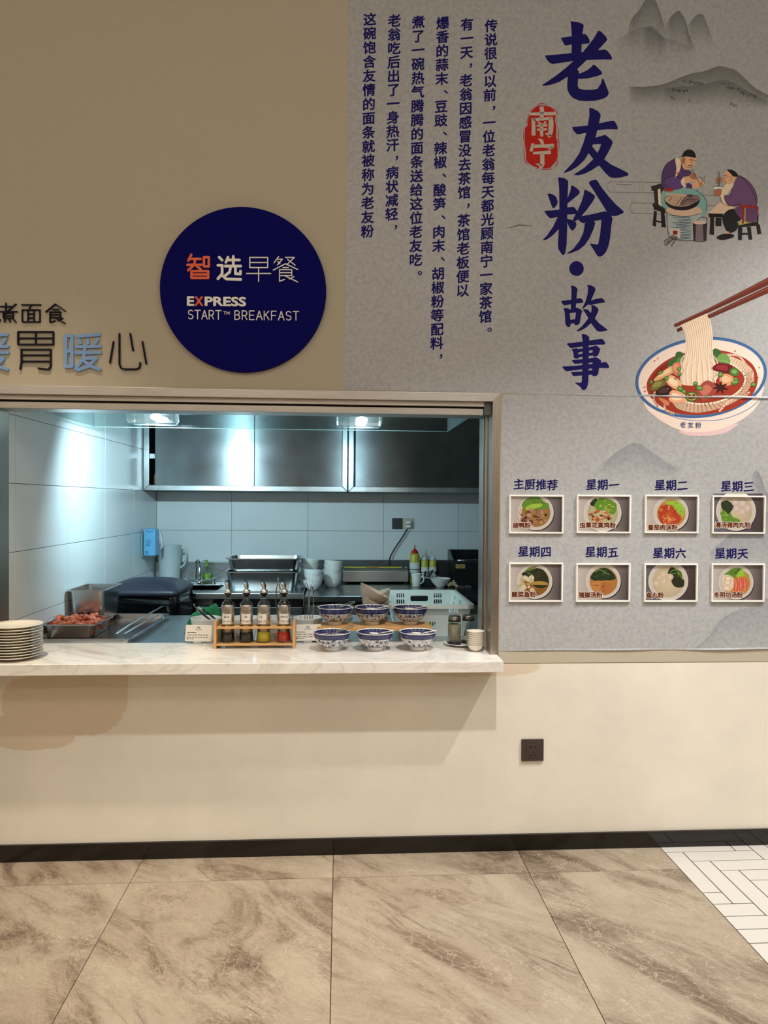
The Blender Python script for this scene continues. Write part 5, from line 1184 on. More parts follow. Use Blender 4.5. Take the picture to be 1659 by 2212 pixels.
for i, (zh, en, lm, label) in enumerate(btl):
    t = thing('sauce_bottle', label, 'bottle', (bxs[i], by, ZC+0.0225), group='sauce bottles in the rack')
    if proto is None:
        proto = {}
        proto['glass_base'] = MB().lathe([(0, 0), (0.033, 0), (0.0345, 0.003), (0.0300, 0.046), (0.0286, 0.055), (0.0278, 0.055), (0.0292, 0.046), (0.0335, 0.005), (0, 0.004)], 32).build('glass_base', M_GLASS, t)
        proto['sleeve'] = MB().lathe([(0.0286, 0.048), (0.0292, 0.048), (0.0292, 0.166), (0.0272, 0.171), (0.0262, 0.171)], 32).build('steel_sleeve', M_SLEEVE, t)
        proto['neck'] = MB().lathe([(0.0275, 0.170), (0.0262, 0.178), (0.0175, 0.186), (0.0145, 0.194), (0.014, 0.216), (0.0125, 0.216), (0.0128, 0.194), (0.016, 0.187), (0.0255, 0.176)], 28).build('glass_neck', M_GLASS, t)
        proto['stopper'] = MB().lathe([(0, 0.203), (0.0095, 0.203), (0.0115, 0.216), (0.0165, 0.217), (0.0165, 0.223), (0.0155, 0.225), (0, 0.225)], 24).build('stopper', M_BLKP, t)
        c = MB().lathe([(0, 0.224), (0.0165, 0.224), (0.0185, 0.229), (0.0165, 0.236), (0.009, 0.240), (0.0075, 0.243), (0, 0.243)], 24)
        c.tube([(0, 0, 0.24), (-0.002, 0, 0.252), (-0.0085, 0, 0.266), (-0.0115, 0, 0.270)], [0.0075, 0.0072, 0.006, 0.0055], 14); proto['spout'] = c.build('spout', M_SPOUT, t)
        c = MB().tube([(0.0065, 0, 0.246), (0.0055, 0, 0.262), (-0.002, 0, 0.282), (-0.007, 0, 0.284), (-0.010, 0, 0.276)], [0.003, 0.003, 0.0028, 0.0026, 0.002], 8); c.box(0.003, 0.009, -0.004, 0.004, 0.244, 0.264); proto['lever'] = c.build('lever', M_BLKP, t)
        MB().tube([(-0.0105, 0, 0.2695), (-0.013, 0, 0.2722)], [0.005, 0.005], 12).build('spout_tip', M_BLKP, t)
        proto['tip'] = t.children[-1]
    else:
        for o in proto.values(): c = o.copy(); COL.objects.link(c); c.parent = t
    MB().lathe([(0, 0.0045), (0.0322, 0.0055), (0.0286, 0.046), (0.0274, 0.056), (0, 0.056)], 32).build('liquid', lm, t)
    # label wrapped round the sleeve, facing the hall
    off = (-0.05, 0.05, -0.35, 0.12)[i]; r0 = 0.02945
    def wrap(x, z, r_=r0, off=off): a_ = -math.pi/2+off+x/r_; return (r_*math.cos(a_), r_*math.sin(a_), z)
    mb = MB(); N = 12; x0, x1, z0, z1 = -0.0225, 0.0225, 0.086, 0.131
    mb.add([wrap(x0+(x1-x0)*k/N, z) for k in range(N+1) for z in (z0, z1)], [(2*k, 2*k+2, 2*k+3, 2*k+1) for k in range(N)], 0, True); lb = mb.build('label', M_LABEL, t)
    mb = MB(); w2 = 0.0058*len(zh); put_text(mb, zh, -w2, w2, 0.113, 0.124, lambda x, z: wrap(x, z, r0+0.0003)); put_text(mb, en, -0.0215, 0.0215, 0.092, 0.104, lambda x, z: wrap(x, z, r0+0.0003)); mb.build('label_lettering', M_TXT, lb)
# ------------------------------------------------------------------ cards, noodle containers, tongs, towel
M_CARD = plain('white menu card', (228, 224, 212), 0.5, var=0.02); M_ACR = glass('acrylic stand', (0.92, 0.94, 0.94), 0.05)
cards = [(-0.655, 0.262, R(-6), '素粉', 'white menu card left of the bottle rack'), (-0.468, 0.272, 0.0, '河粉', 'white menu card half hidden behind the second sauce bottle'), (-0.318, 0.272, 0.0, '面', 'white menu card half hidden behind the chili oil bottle'), (-0.148, 0.268, R(4), '伊面', 'white menu card between the rack and the blue bowls')]
for x, y, rz, zh, label in cards:
    t = thing('menu_card', label, 'card', (x, y, ZC), rz, 'menu cards behind the counter things')
    M = T(0, 0, 0.011) @ RX(R(-12)); 
    MB().prism(rrect(-0.062, 0.062, 0, 0.076, 0.004, 3), 0.0, 0.0016, 'y', M=M).build('card', M_CARD, t)
    MB().box(-0.02, 0.02, -0.006, 0.012, 0.0, 0.014).build('clip', S_STEEL, t, bevel=0.0015)
    mb = MB(); fn = lambda a_, b_: tuple(M @ Vector((a_, -0.0005, b_)))
    put_text(mb, zh, -0.008, 0.008, 0.060, 0.068, fn); put_text(mb, 'Noodles', -0.015, 0.015, 0.052, 0.058, fn)
    for k in range(8): cx = -0.05+0.026*(k % 4); cz = 0.030-0.011*(k//4); q = [fn(cx+u*0.0034, cz+v*0.003) for u, v in ((-1, -1), (1, -1), (1, 1), (-1, 1))]; q2 = [fn(cx+u*0.0024, cz+v*0.002) for u, v in ((-1, -1), (1, -1), (1, 1), (-1, 1))]; mb.add(q+q2, [(i, (i+1) % 4, (i+1) % 4+4, i+4) for i in range(4)]); mb.add([fn(cx+0.006, cz-0.0012), fn(cx+0.018, cz-0.0012), fn(cx+0.018, cz+0.0014), fn(cx+0.006, cz+0.0014)], [(0, 1, 2, 3)])
    for (a_, b_, c_, d_) in ((-0.053, -0.01, 0.0395, 0.0415), (-0.053, -0.047, 0.009, 0.014), (-0.044, -0.02, 0.0105, 0.0125)): mb.add([fn(a_, c_), fn(b_, c_), fn(b_, d_), fn(a_, d_)], [(0, 1, 2, 3)])
    mb.build('card_print', M_TXT, t)
cont = MB().lathe(cone_vessel([(0.045, 0), (0.05, 0.008), (0.062, 0.06), (0.073, 0.108), (0.0745, 0.112)], 0.004), 40)
clabels = ['white noodle container behind the leftmost menu card', 'white noodle container behind the first two sauce bottles', 'white noodle container with tongs behind the chili oil bottle', 'white noodle container with tongs left of the blue bowls']
pos = [(-0.655, 0.452), (-0.468, 0.452), (-0.312, 0.46), (-0.155, 0.452)]; c0 = None
for (x, y), lb in zip(pos, clabels):
    if c0 is None: c0 = cont.build('noodle_container', M_WHITE); o = c0
    else: o = c0.copy(); COL.objects.link(o)
    o.location = (x, y, ZT); tag(o, lb, 'container', 'noodle containers on the worktable')
M_TONG = steel('tong steel', (190, 182, 170), 0.3, (1, 1, 1), world=False)
def tongs(loc, rz, lean, label, L=0.205, rx=0.0, slots=False):
    t = thing('tongs', label, 'tongs', loc, rz, 'standing steel tongs', rx, lean)
    for s_ in (-1, 1):
        strip([(0, 0.004*s_, L*0.92), (0, 0.011*s_, L*0.75), (0, 0.012*s_, L*0.4), (0, 0.006*s_, 0.0)], 0.013, 0.0016, 'arm', M_TONG, t)
    if slots:
        for k in range(3): MB().box(-0.003, 0.003, -0.0135, -0.0125, L*(0.35+0.17*k), L*(0.45+0.17*k)).build('slot', M_BLKP, t)
    MB().tube(smooth_pts([(0, 0, L*0.9), (-0.004, 0, L*0.97), (0.0, 0, L*1.04), (0.006, 0, L*1.06), (0.012, 0, L*1.03)], 4, False), 0.0014, 6).build('hook', M_CHROME, t)
tongs((-0.300, 0.46, ZT+0.09), R(80), R(-4), 'left of the two steel tongs between the oil bottles'); tongs((-0.279, 0.475, ZT+0.085), R(85), R(4), 'right of the two steel tongs between the oil bottles', 0.19)
tongs((-0.166, 0.455, ZT+0.09), R(85), R(2), 'steel tongs standing left of the blue bowls', 0.205); tongs((-0.142, 0.47, ZT+0.085), R(70), R(3), 'steel tongs nearest the blue bowls', 0.19)
tongs((-0.585, 0.45, ZT+0.075), R(90), R(-38), 'slotted steel tongs leaning out beside the green cloth', 0.17, R(-38), True)
M_TOWEL = plain('green microfibre cloth', (30, 112, 66), 0.9, var=0.2, scale=90, bump=0.5)
mb = MB(); N = 26; rnd = random.Random(4)
from mathutils import noise as mnoise
v = []; f = []
for i in range(N+1):
    for j in range(N+1):
        u, w_ = i/N*2-1, j/N*2-1; e = max(0.0, 1-(abs(u)**2.2+abs(w_)**2.2)/1.25); nz = mnoise.noise(Vector((u*2.4, w_*2.4, 1.3)))
        rd = abs(mnoise.noise(Vector((u*1.6+w_*2.0, w_*0.8, 4.2))))
        z = 0.004+0.085*e**0.55*(0.65+0.35*u*0.4)+0.05*e*(rd-0.2)+0.012*nz*e
        v.append((u*(0.09+0.008*nz), w_*(0.075+0.006*nz), max(0.0015, z*2.4)))
for i in range(N):
    for j in range(N): q = i*(N+1)+j; f.append((q, q+N+1, q+N+2, q+1))
o = mb.add(v, f, 0, True).build('cleaning_cloth', M_TOWEL, loc=(-0.69, 0.62, ZT+0.001), sub=1)
sd = o.modifiers.new('thick', 'SOLIDIFY'); sd.thickness = 0.002
tag(o, 'crumpled green cloth on the steel worktable behind the left card', 'cloth')

# ------------------------------------------------------------------ blue-and-white bowls on the counter and the bamboo riser
def m_blue_white():
    s = NT('blue and white porcelain')
    v = s.n('ShaderNodeTexCoord').outputs['Object']; sep = s.n('ShaderNodeSeparateXYZ'); s.l(v, sep.inputs[0])
    ang = s.n('ShaderNodeMath'); ang.operation = 'ARCTAN2'; s.l(sep.outputs[1], ang.inputs[0]); s.l(sep.outputs[0], ang.inputs[1])
    z = sep.outputs[2]; navy = lin((15, 19, 68)); white = lin((228, 228, 226))
    cmb = s.n('ShaderNodeCombineXYZ'); s.l(s.math('MULTIPLY', ang.outputs[0], 0.07), cmb.inputs[0]); s.l(z, cmb.inputs[1])
    vo = s.n('ShaderNodeTexVoronoi'); vo.inputs['Scale'].default_value = 46; vo.inputs['Randomness'].default_value = 0.55; s.l(cmb.outputs[0], vo.inputs['Vector'])
    flower = s.ramp(vo.outputs['Distance'], [(0.36, (1, 1, 1)), (0.40, (0, 0, 0))])
    vn = s.noise(cmb.outputs[0], 95, 3, 0.6, 2.2); vine = s.ramp(vn, [(0.52, (0, 0, 0)), (0.55, (1, 1, 1))])
    pet = s.ramp(s.noise(cmb.outputs[0], 260, 2), [(0.42, (0, 0, 0)), (0.5, (1, 1, 1))])
    fl = s.mix(1.0, s.mix(1.0, flower, s.mix(0.3, pet, (1, 1, 1)), 'MULTIPLY'), s.math('MULTIPLY', vine, 0.85), 'LIGHTEN')
    body = s.mix(fl, white, navy)
    br = s.n('ShaderNodeTexBrick'); br.inputs['Scale'].default_value = 1.0; br.inputs['Color1'].default_value = (*navy, 1); br.inputs['Color2'].default_value = (*navy, 1); br.inputs['Mortar'].default_value = (*[x*0.9+0.05 for x in lin((92, 104, 160))], 1)
    br.inputs['Mortar Size'].default_value = 0.0006; br.inputs['Brick Width'].default_value = 0.0105; br.inputs['Row Height'].default_value = 0.0065; s.l(cmb.outputs[0], br.inputs['Vector'])
    ck = s.n('ShaderNodeTexChecker'); 
    col = body
    def band(z0, z1, c, base):
        a_ = s.math('GREATER_THAN', z, z0); b_ = s.math('LESS_THAN', z, z1); return s.mix(s.math('MULTIPLY', a_, b_), base, c)
    col = band(0.0, 0.0185, white, col); col = band(0.0185, 0.021, navy, col); col = band(0.058, 0.0605, navy, col); col = band(0.0605, 0.0775, br.outputs['Color'], col); col = band(0.0805, 0.09, white, col); col = band(0.0775, 0.0808, navy, col)
    s.set(color=col, rough=0.1); return s.m
M_BW = m_blue_white()
PROF = [(0.037, 0), (0.037, 0.015), (0.047, 0.0195), (0.063, 0.032), (0.0745, 0.050), (0.0805, 0.068), (0.083, 0.0825), (0.0832, 0.0838)]
bowl_mb = MB().lathe([(0, 0.004), (0.033, 0.004), (0.034, 0.0)]+PROF+[(0.0815, 0.0842), (0.0795, 0.0815), (0.077, 0.068), (0.071, 0.051), (0.060, 0.036), (0.045, 0.025), (0, 0.0235)], 56)
def fill(name, rgb, r_, z): return MB().lathe([(0, z+0.004), (r_*0.6, z+0.003), (r_, z), (r_*0.96, z-0.006), (0, z-0.006)], 40)
M_F = dict(pale=plain('chopped pale topping', (186, 172, 160), 0.6, var=0.2, scale=160, bump=0.5), red=plain('red chili topping', (140, 40, 24), 0.35, var=0.5, scale=140, bump=0.5), dark=plain('dark chopped topping', (52, 24, 18), 0.35, var=0.6, scale=120, bump=0.5))
M_SPW = plain('white plastic spoon', (226, 222, 216), 0.3)
RZ_ = 0.942
bw = [(-0.033, 0.105, ZC, 'pale', 'tong', 'blue and white bowl on the counter, nearest the bottle rack, with small tongs'), (0.160, 0.105, ZC, 'dark', 'spoon', 'blue and white bowl with dark topping, middle of the front row'), (0.352, 0.105, ZC, 'mix', 'spoon', 'blue and white bowl on the counter beside the shakers'),
      (-0.022, 0.335, RZ_, 'pale', 'tong', 'blue and white bowl on the riser, nearest the bottle rack, with small tongs'), (0.156, 0.335, RZ_, 'pale', 'spoon', 'blue and white bowl with white spoon, middle of the riser'), (0.342, 0.335, RZ_, 'red', 'spoon', 'blue and white bowl with red chili on the riser')]
b0 = None; g0 = 'blue and white topping bowls'
for i, (x, y, z, fl, ut, label) in enumerate(bw):
    if b0 is None: bo = bowl_mb.build('topping_bowl', M_BW); b0 = bo
    else: bo = b0.copy(); COL.objects.link(bo)
    bo.location = (x, y, z); bo.rotation_euler = (0, 0, i*0.9); tag(bo, label, 'bowl', g0)
    fz = 0.064
    fo = fill('t', None, 0.0742, fz).build('topping', M_F['pale' if fl == 'mix' else fl], bo)
    if fl == 'mix' or fl == 'pale': 
        mb = MB(); rr = random.Random(i)
        for k in range(26 if fl == 'mix' else 10): a_ = rr.uniform(0, 6.28); q = rr.uniform(0, 0.045); mb.box(-0.004, 0.004, -0.003, 0.003, 0, 0.004, M=T(q*math.cos(a_), q*math.sin(a_), fz+0.003) @ RZ(rr.uniform(0, 3)) @ RX(rr.uniform(-0.5, 0.5)))
        c = mb.build('topping_bits', M_F['dark'], bo); c['kind'] = 'stuff'
    where = label.split(' bowl ')[1]
    if ut == 'spoon':
        t = thing('spoon', 'white spoon in the bowl '+where.replace(' with white spoon', ''), 'spoon', (x, y, z), 0, 'spoons in the blue bowls')
        MB().tube([(0.012, -0.01, 0.073), (0.03, -0.018, 0.080), (0.055, -0.026, 0.086), (0.08, -0.034, 0.094)], [0.004, 0.0045, 0.006, 0.0055], 10, flat=0.5).build('handle', M_SPW, t)
        MB().lathe([(0, -0.004), (0.012, -0.002), (0.016, 0.004), (0.0145, 0.004), (0.010, 0.0), (0, -0.0015)], 20, sx=1.5, M=T(-0.005, -0.004, 0.073) @ RZ(R(-25))).build('scoop', M_SPW, t)
    else:
        t = thing('small_tongs', 'small steel tongs in the bowl '+where.replace(', with small tongs', '').replace(' with small tongs', ''), 'tongs', (x, y, z), 0, 'small tongs in the blue bowls')
        strip([(0.0, -0.01, 0.070), (0.03, -0.014, 0.086), (0.07, -0.02, 0.098), (0.095, -0.02, 0.108)], 0.014, 0.0015, 'arm', M_CHROME, t); strip([(0.004, 0.002, 0.070), (0.032, 0.0, 0.086), (0.072, -0.006, 0.108), (0.095, -0.012, 0.111)], 0.014, 0.0015, 'arm', M_CHROME, t)
t = thing('bamboo_riser', 'low bamboo riser carrying three blue and white bowls', 'riser', (0, 0, 0))
for k in range(3): MB().box(-0.103, 0.436, 0.255+k*0.05, 0.304+k*0.05, RZ_-0.019, RZ_-0.0003).build('slat', M_BAMBOO, t, bevel=0.001)
for x in (-0.09, 0.405): 
    MB().box(x, x+0.015, 0.258, 0.291, ZC, RZ_-0.019).build('leg', M_BAMBOO, t, bevel=0.001)
    MB().box(x, x+0.015, 0.36, 0.395, ZT, RZ_-0.019).build('leg', M_BAMBOO, t, bevel=0.001)

# ------------------------------------------------------------------ plate with shakers, small bowls
MB().lathe([(0, 0), (0.045, 0), (0.05, 0.004), (0.078, 0.011), (0.080, 0.013), (0.077, 0.0135), (0.05, 0.007), (0, 0.006)], 48).build('shaker_plate', M_WHITE, loc=(0.565, 0.205, ZC+0.0002))
tag(bpy.data.objects['shaker_plate'], 'white plate under the two glass shakers', 'plate')
SZ = ZC+0.0068
M_SCAP = steel('shaker cap steel', (150, 146, 140), 0.25, (1, 1, 1), world=False)
for x, y, cont_, label in ((0.534, 0.196, plain('ground pepper', (148, 128, 108), 0.8, var=0.15, scale=200), 'glass shaker full of brownish pepper on the white plate'), (0.603, 0.222, plain('fine salt', (196, 190, 182), 0.8, scale=200), 'nearly empty glass shaker by the steel frame')):
    t = thing('shaker', label, 'shaker', (x, y, SZ), 0, 'glass shakers on the plate')
    h = 0.112; full = 0.095 if x < 0.57 else 0.03
    MB().lathe([(0, 0), (0.032, 0), (0.0325, 0.010), (0.031, 0.011), (0, 0.011)], 32).build('base_ring', M_BLKP, t)
    MB().lathe([(0.0, 0.0115), (0.031, 0.0115), (0.031, 0.09), (0.029, 0.1), (0.0265, h), (0.025, h), (0.0275, 0.099), (0.0295, 0.089), (0.0295, 0.0135), (0, 0.0135)], 32).build('glass_body', M_GLASS, t)
    MB().lathe([(0, 0.014), (0.0288, 0.014), (0.0288, full*0.93), (0.02, full), (0, full)], 32).build('spice', cont_, t)
    MB().lathe([(0.029, h-0.006), (0.0295, h-0.006), (0.0295, h), (0.028, h+0.001), (0.0, h+0.001)], 32).build('collar', M_BLKP, t)
    MB().lathe([(0, h+0.001), (0.0285, h+0.001), (0.0285, h+0.017), (0.0265, h+0.0195), (0, h+0.020)], 32).build('cap', M_SCAP, t)
sb = MB().lathe([(0, 0.0), (0.016, 0.0), (0.018, 0.002), (0.026, 0.009), (0.0330, 0.0195), (0.0355, 0.0262), (0.0402, 0.0285), (0.0398, 0.0298), (0.0320, 0.0210), (0.024, 0.0105), (0, 0.004)], 40).build('dipping_bowl', M_CREAM)
order = ['lowest', 'second lowest', 'third from the bottom', 'fourth from the bottom', 'fourth from the top', 'third from the top', 'second from the top', 'topmost']
for i in range(8):
    o = sb if i == 0 else sb.copy()
    if i: COL.objects.link(o)
    o.location = (0.609, 0.072, ZC+0.0002+0.0088*i); tag(o, 'small white dipping bowl in the stack by the frame, '+order[i], 'bowl', 'stack of dipping bowls')

# ------------------------------------------------------------------ beige bowls and white crate on the worktable
BB = [(0.03, 0), (0.034, 0.006), (0.052, 0.024), (0.068, 0.048), (0.078, 0.07), (0.079, 0.0715)]
bb = MB().lathe(cone_vessel(BB, 0.003), 44)
bl = [(0.168, 0.50, 0.849, 0.0, 'upright beige bowl at the bottom of the leaning pile'), (0.160, 0.50, 0.905, 30, 'beige bowl in the leaning pile, third from the top, tipped right'), (0.150, 0.50, 0.965, 29, 'beige bowl in the leaning pile, second from the top'), (0.142, 0.50, 1.022, 28, 'topmost beige bowl of the pile, tipped to the right'), (0.212, 0.60, 0.93, -24, 'beige bowl behind the pile, tipped left, lower one'), (0.215, 0.61, 0.985, -22, 'beige bowl behind the pile, tipped left, upper one')]
o0 = None
for x, y, z, a_, label in bl:
    o = bb.build('beige_bowl', M_BEIGE) if o0 is None else o0.copy()
    if o0 is None: o0 = o
    else: COL.objects.link(o)
    o.location = (x, y, z); o.rotation_euler = (0, R(a_), 0); tag(o, label, 'bowl', 'leaning beige bowls')
wb = MB().lathe(cone_vessel([(0.035, 0), (0.037, 0.008), (0.058, 0.03), (0.072, 0.06), (0.0735, 0.062)], 0.004), 44)
w0 = None
for i, (x, y, z, label) in enumerate(((0.0, 0.545, ZT, 'lowest white bowl of the three stacked behind the riser'), (0.0, 0.545, ZT+0.042, 'middle white bowl of the three stacked behind the riser'), (0.0, 0.545, ZT+0.084, 'topmost white bowl of the three stacked behind the riser'))):
    o = wb.build('white_bowl', M_WHITE) if w0 is None else w0.copy()
    if w0 is None: w0 = o
    else: COL.objects.link(o)
    o.location = (x, y, z+0.0004); tag(o, label, 'bowl', 'white bowls stacked behind the riser')
crate = thing('plastic_crate', 'pale white plastic crate with slotted sides on the worktable', 'crate', (0, 0, 0))
def m_crate():
    s = NT('translucent white plastic'); s.set(color=lin((216, 228, 224)), rough=0.35, sss=0.0); return s.m
M_CRATE = m_crate()
cx0, cx1, cy0, cy1, cz0, cz1 = 0.268, 0.668, 0.50, 1.10, ZT+0.0005, 1.008; tp = 0.035

def crate_wall(L, M, kind):
    h = math.hypot(cz1-cz0, tp); outer = [(-L/2+tp, 0), (L/2-tp, 0), (L/2, h), (-L/2, h)]; holes = []
    for r_ in range(4):
        z0 = 0.018+r_*0.036; z1 = z0+0.024
        for g_ in ((-0.30, 0.30) if L < 0.5 else (-0.33, 0.0, 0.33)):
            if r_ == 3 and False: continue
            for k in range(-2, 2): x = g_*L*0.92+(k+0.5)*0.0125; holes.append(rect(x-0.004, x+0.004, z0, z1))
    if kind == 'handle': holes.append(rrect(-0.052, 0.052, h-0.062, h-0.03, 0.008, 3))
    elif kind == 'mid': 
        for r_ in range(2):
            z0 = 0.018+r_*0.036
            for k in range(-2, 2): x = (k+0.5)*0.0125; holes.append(rect(x-0.004, x+0.004, z0, z0+0.024))
    mb = MB(); holed_panel(mb, outer, holes, 0.003, M); mb.build('side_wall', M_CRATE, crate)
ax = math.atan2(tp, cz1-cz0)
mxc, myc = (cx0+cx1)/2, (cy0+cy1)/2
crate_wall(cx1-cx0, T(mxc, cy0+tp, cz0) @ RX(R(90)+ax), 'mid'); crate_wall(cx1-cx0, T(mxc, cy1-tp, cz0) @ RX(R(90)-ax), 'handle')
crate_wall(cy1-cy0, T(cx0+tp, myc, cz0) @ RZ(R(90)) @ RX(R(90)-ax), 'side'); crate_wall(cy1-cy0, T(cx1-tp, myc, cz0) @ RZ(R(90)) @ RX(R(90)+ax), 'side')
MB().box(cx0+tp, cx1-tp, cy0+tp, cy1-tp, cz0, cz0+0.004).build('crate_floor', M_CRATE, crate)
mb = MB(); ro = rrect(cx0-0.018, cx1+0.018, cy0-0.018, cy1+0.018, 0.03, 5); ri = rrect(cx0+0.001, cx1-0.001, cy0+0.001, cy1-0.001, 0.012, 5); n = len(ro)
v = [(x, y, z) for z in (cz1-0.016, cz1+0.003) for x, y in ro]+[(x, y, cz1+0.004) for x, y in ri]+[(x, y, cz1-0.004) for x, y in ri]
f = [(i, (i+1) % n, (i+1) % n+n, i+n) for i in range(n)]+[(n+i, n+(i+1) % n, 2*n+(i+1) % n, 2*n+i) for i in range(n)]+[(2*n+i, 2*n+(i+1) % n, 3*n+(i+1) % n, 3*n+i) for i in range(n)]
mb.add(v, f, 0, False).build('rim', M_CRATE, crate)
M_LEAF = plain('green lettuce leaf', (116, 164, 50), 0.5, var=0.35, scale=30)
rr = random.Random(9)
for i, (x, y, z) in enumerate(((0.38, 0.60, 0.90), (0.52, 0.62, 0.905), (0.45, 0.70, 0.92), (0.56, 0.8, 0.91), (0.40, 0.85, 0.90), (0.36, 0.64, 0.925))):
    mb = MB(); N = 10; v = []; f = []
    for a_ in range(N+1):
        for b_ in range(N+1):
            u, w_ = a_/N, b_/N*2-1; wd = 0.045*math.sin(math.pi*min(1, 0.12+u*0.85))**0.7
            v.append((0.13*u-0.065, w_*wd, 0.028*math.sin(u*3)+0.010*math.sin(w_*9+u*7+i)*abs(w_)+0.012*abs(w_)))
    for a_ in range(N):
        for b_ in range(N): q = a_*(N+1)+b_; f.append((q, q+N+1, q+N+2, q+1))
    o = mb.add(v, f, 0, True).build('lettuce_leaf', M_LEAF, loc=(x, y, z-0.03)); o.rotation_euler = (rr.uniform(-0.5, 0.5), rr.uniform(-0.5, 0.3), rr.uniform(0, 6.3))
    tag(o, 'green lettuce leaf lying in the white crate', 'leaf', 'lettuce leaves in the crate')

# ------------------------------------------------------------------ back wall: pans, stacked bowls, wrap cutter, bottles, mug ...
for i, (z, h, label) in enumerate(((ZB+0.0005, 0.138, 'lower of two stacked steel pans on the sink table'), (ZB+0.136, 0.098, 'upper of two stacked steel pans on the sink table'))):
    t = thing('gastro_pan', label, 'pan', (-0.556+0.008*i, 2.20, z), 0, 'stacked pans by the sink'); gn_pan(MB(), 0.51, 0.31, h, 0.018, 0.014, 0.05).build('pan_body', M_PAN, t)
rb = MB().lathe(cone_vessel([(0.036, 0), (0.038, 0.006), (0.06, 0.028), (0.07, 0.055), (0.0735, 0.072), (0.074, 0.073)], 0.0035), 40)
r0 = None
stacks = [((-0.198, 2.16), 3, 0.036, 'front rice bowl pile on the prep table'), ((-0.235, 2.36), 5, 0.034, 'tall rice bowl pile beside the pans'), ((-0.055, 2.33), 5, 0.031, 'rice bowl pile nearest the film cutter')]
ordn = {3: ['lowest', 'middle', 'topmost'], 5: ['lowest', 'second lowest', 'middle', 'second from the top', 'topmost']}
for (x, y), n_, dz, nm in stacks:
    for i in range(n_):
        o = rb.build('rice_bowl', M_WHITE) if r0 is None else r0.copy()
        if r0 is None: r0 = o
        else: COL.objects.link(o)
        o.location = (x+0.003*math.sin(i*2), y, ZB+0.0004+dz*i); tl = 0 if i < n_-2 else R(5); o.rotation_euler = (R(-4) if i == n_-1 else 0, tl, 0); tag(o, f'{ordn[n_][i]} white bowl in the {nm}', 'bowl', nm)
fc = thing('film_cutter', 'steel cling film cutter with a yellow strip against the back wall', 'film cutter', (0, 0, 0))
S_FILM = steel('film cutter steel', (186, 184, 178), 0.35, (1, 1, 1))
MB().box(0.022, 0.54, 2.50, 2.645, 0.902, 0.985).build('housing', S_FILM, fc, bevel=0.003); MB().prism([(2.515, 0.985), (2.64, 0.985), (2.62, 1.012), (2.53, 1.006)], 0.03, 0.535, 'x').build('lid', S_FILM, fc, bevel=0.002)
MB().box(0.035, 0.53, 2.526, 2.545, 1.009, 1.018).build('yellow_strip', plain('yellow warning strip', (206, 190, 40), 0.5), fc); MB().box(0.2, 0.31, 2.525, 2.5255, 1.0105, 1.0165).build('red_print', plain('red strip print', (190, 70, 40), 0.5), fc); MB().box(0.49, 0.515, 2.5245, 2.5455, 1.009, 1.0185).build('blue_end', plain('blue strip end', (40, 60, 180), 0.5), fc)
for x in (0.04, 0.52): MB().box(x-0.012, x+0.012, 2.52, 2.63, ZB, 0.902).build('foot', M_BLKP, fc)
M_SQ = plain('clear squeeze plastic with oil', (196, 184, 72), 0.3, var=0.05); M_TAPE = plain('white wrapped paper', (220, 220, 212), 0.7); M_RCAP = plain('red nozzle cap', (196, 24, 18), 0.4); M_WCAP = plain('white nozzle cap', (216, 222, 220), 0.4)
for x, y, r_, h, cm, label in ((0.595, 2.56, 0.040, 0.238, M_RCAP, 'large oil squeeze bottle with red nozzle'), (0.676, 2.57, 0.029, 0.185, M_WCAP, 'white nozzled squeeze bottle next to the red one'), (0.742, 2.57, 0.029, 0.185, M_WCAP, 'white nozzled squeeze bottle nearer the black machine')):
    t = thing('squeeze_bottle', label, 'bottle', (x, y, ZB), 0, 'squeeze bottles on the prep table')
    MB().lathe([(0, 0), (r_*0.95, 0), (r_, 0.008), (r_, h*0.94), (r_*0.85, h), (0, h)], 28).build('body', M_SQ, t)
    MB().lathe([(r_+0.0004, h*0.22), (r_+0.001, h*0.22), (r_+0.001, h*0.70), (r_+0.0004, h*0.70)], 28).build('paper_wrap', M_TAPE, t); MB().lathe([(r_+0.001, h*0.46), (r_+0.0016, h*0.46), (r_+0.0016, h*0.49), (r_+0.001, h*0.49)], 28).build('blue_band', plain('blue band', (30, 50, 110), 0.5), t)
    MB().lathe([(0, h), (r_*0.68, h), (r_*0.68, h*1.07), (r_*0.45, h*1.09), (r_*0.4, h*1.12), (r_*0.14, h*1.14), (r_*0.08, h*1.28), (0, h*1.28)], 24).build('nozzle_cap', cm, t)
t = thing('utensil_tray', 'grey tray with utensils behind the mug on the prep table', 'tray', (0.715, 2.44, ZB+0.0004)); gn_pan(MB(), 0.25, 0.13, 0.045, 0.01, 0.006, 0.015).build('tray_body', S_DARK, t)
MB().lathe([(0, 0), (0.04, 0), (0.062, 0.008), (0.063, 0.010), (0.04, 0.003), (0, 0.003)], 32).build('saucer', M_WHITE, loc=(0.69, 2.44, ZB+0.0485)); tag(bpy.data.objects['saucer'], 'white saucer lying on the utensil tray', 'saucer')
t = thing('spatula', 'spatula with steel blade and wooden handle on the tray', 'spatula', (0.735, 2.42, ZB+0.063)); MB().prism([(-0.055, 0.0), (-0.035, -0.004), (-0.005, 0.045), (-0.012, 0.06), (-0.028, 0.052)], -0.001, 0.001).build('blade', S_DARK, t); MB().tube([(-0.01, 0, 0.014), (0.02, -0.01, 0.006)], 0.008, 10).build('ferrule', M_CHROME, t); MB().tube([(0.02, -0.01, 0.006), (0.055, -0.022, -0.008), (0.085, -0.032, -0.018)], [0.008, 0.009, 0.006], 10).build('handle', plain('wooden handle', (150, 98, 56), 0.5), t)
sp0 = None
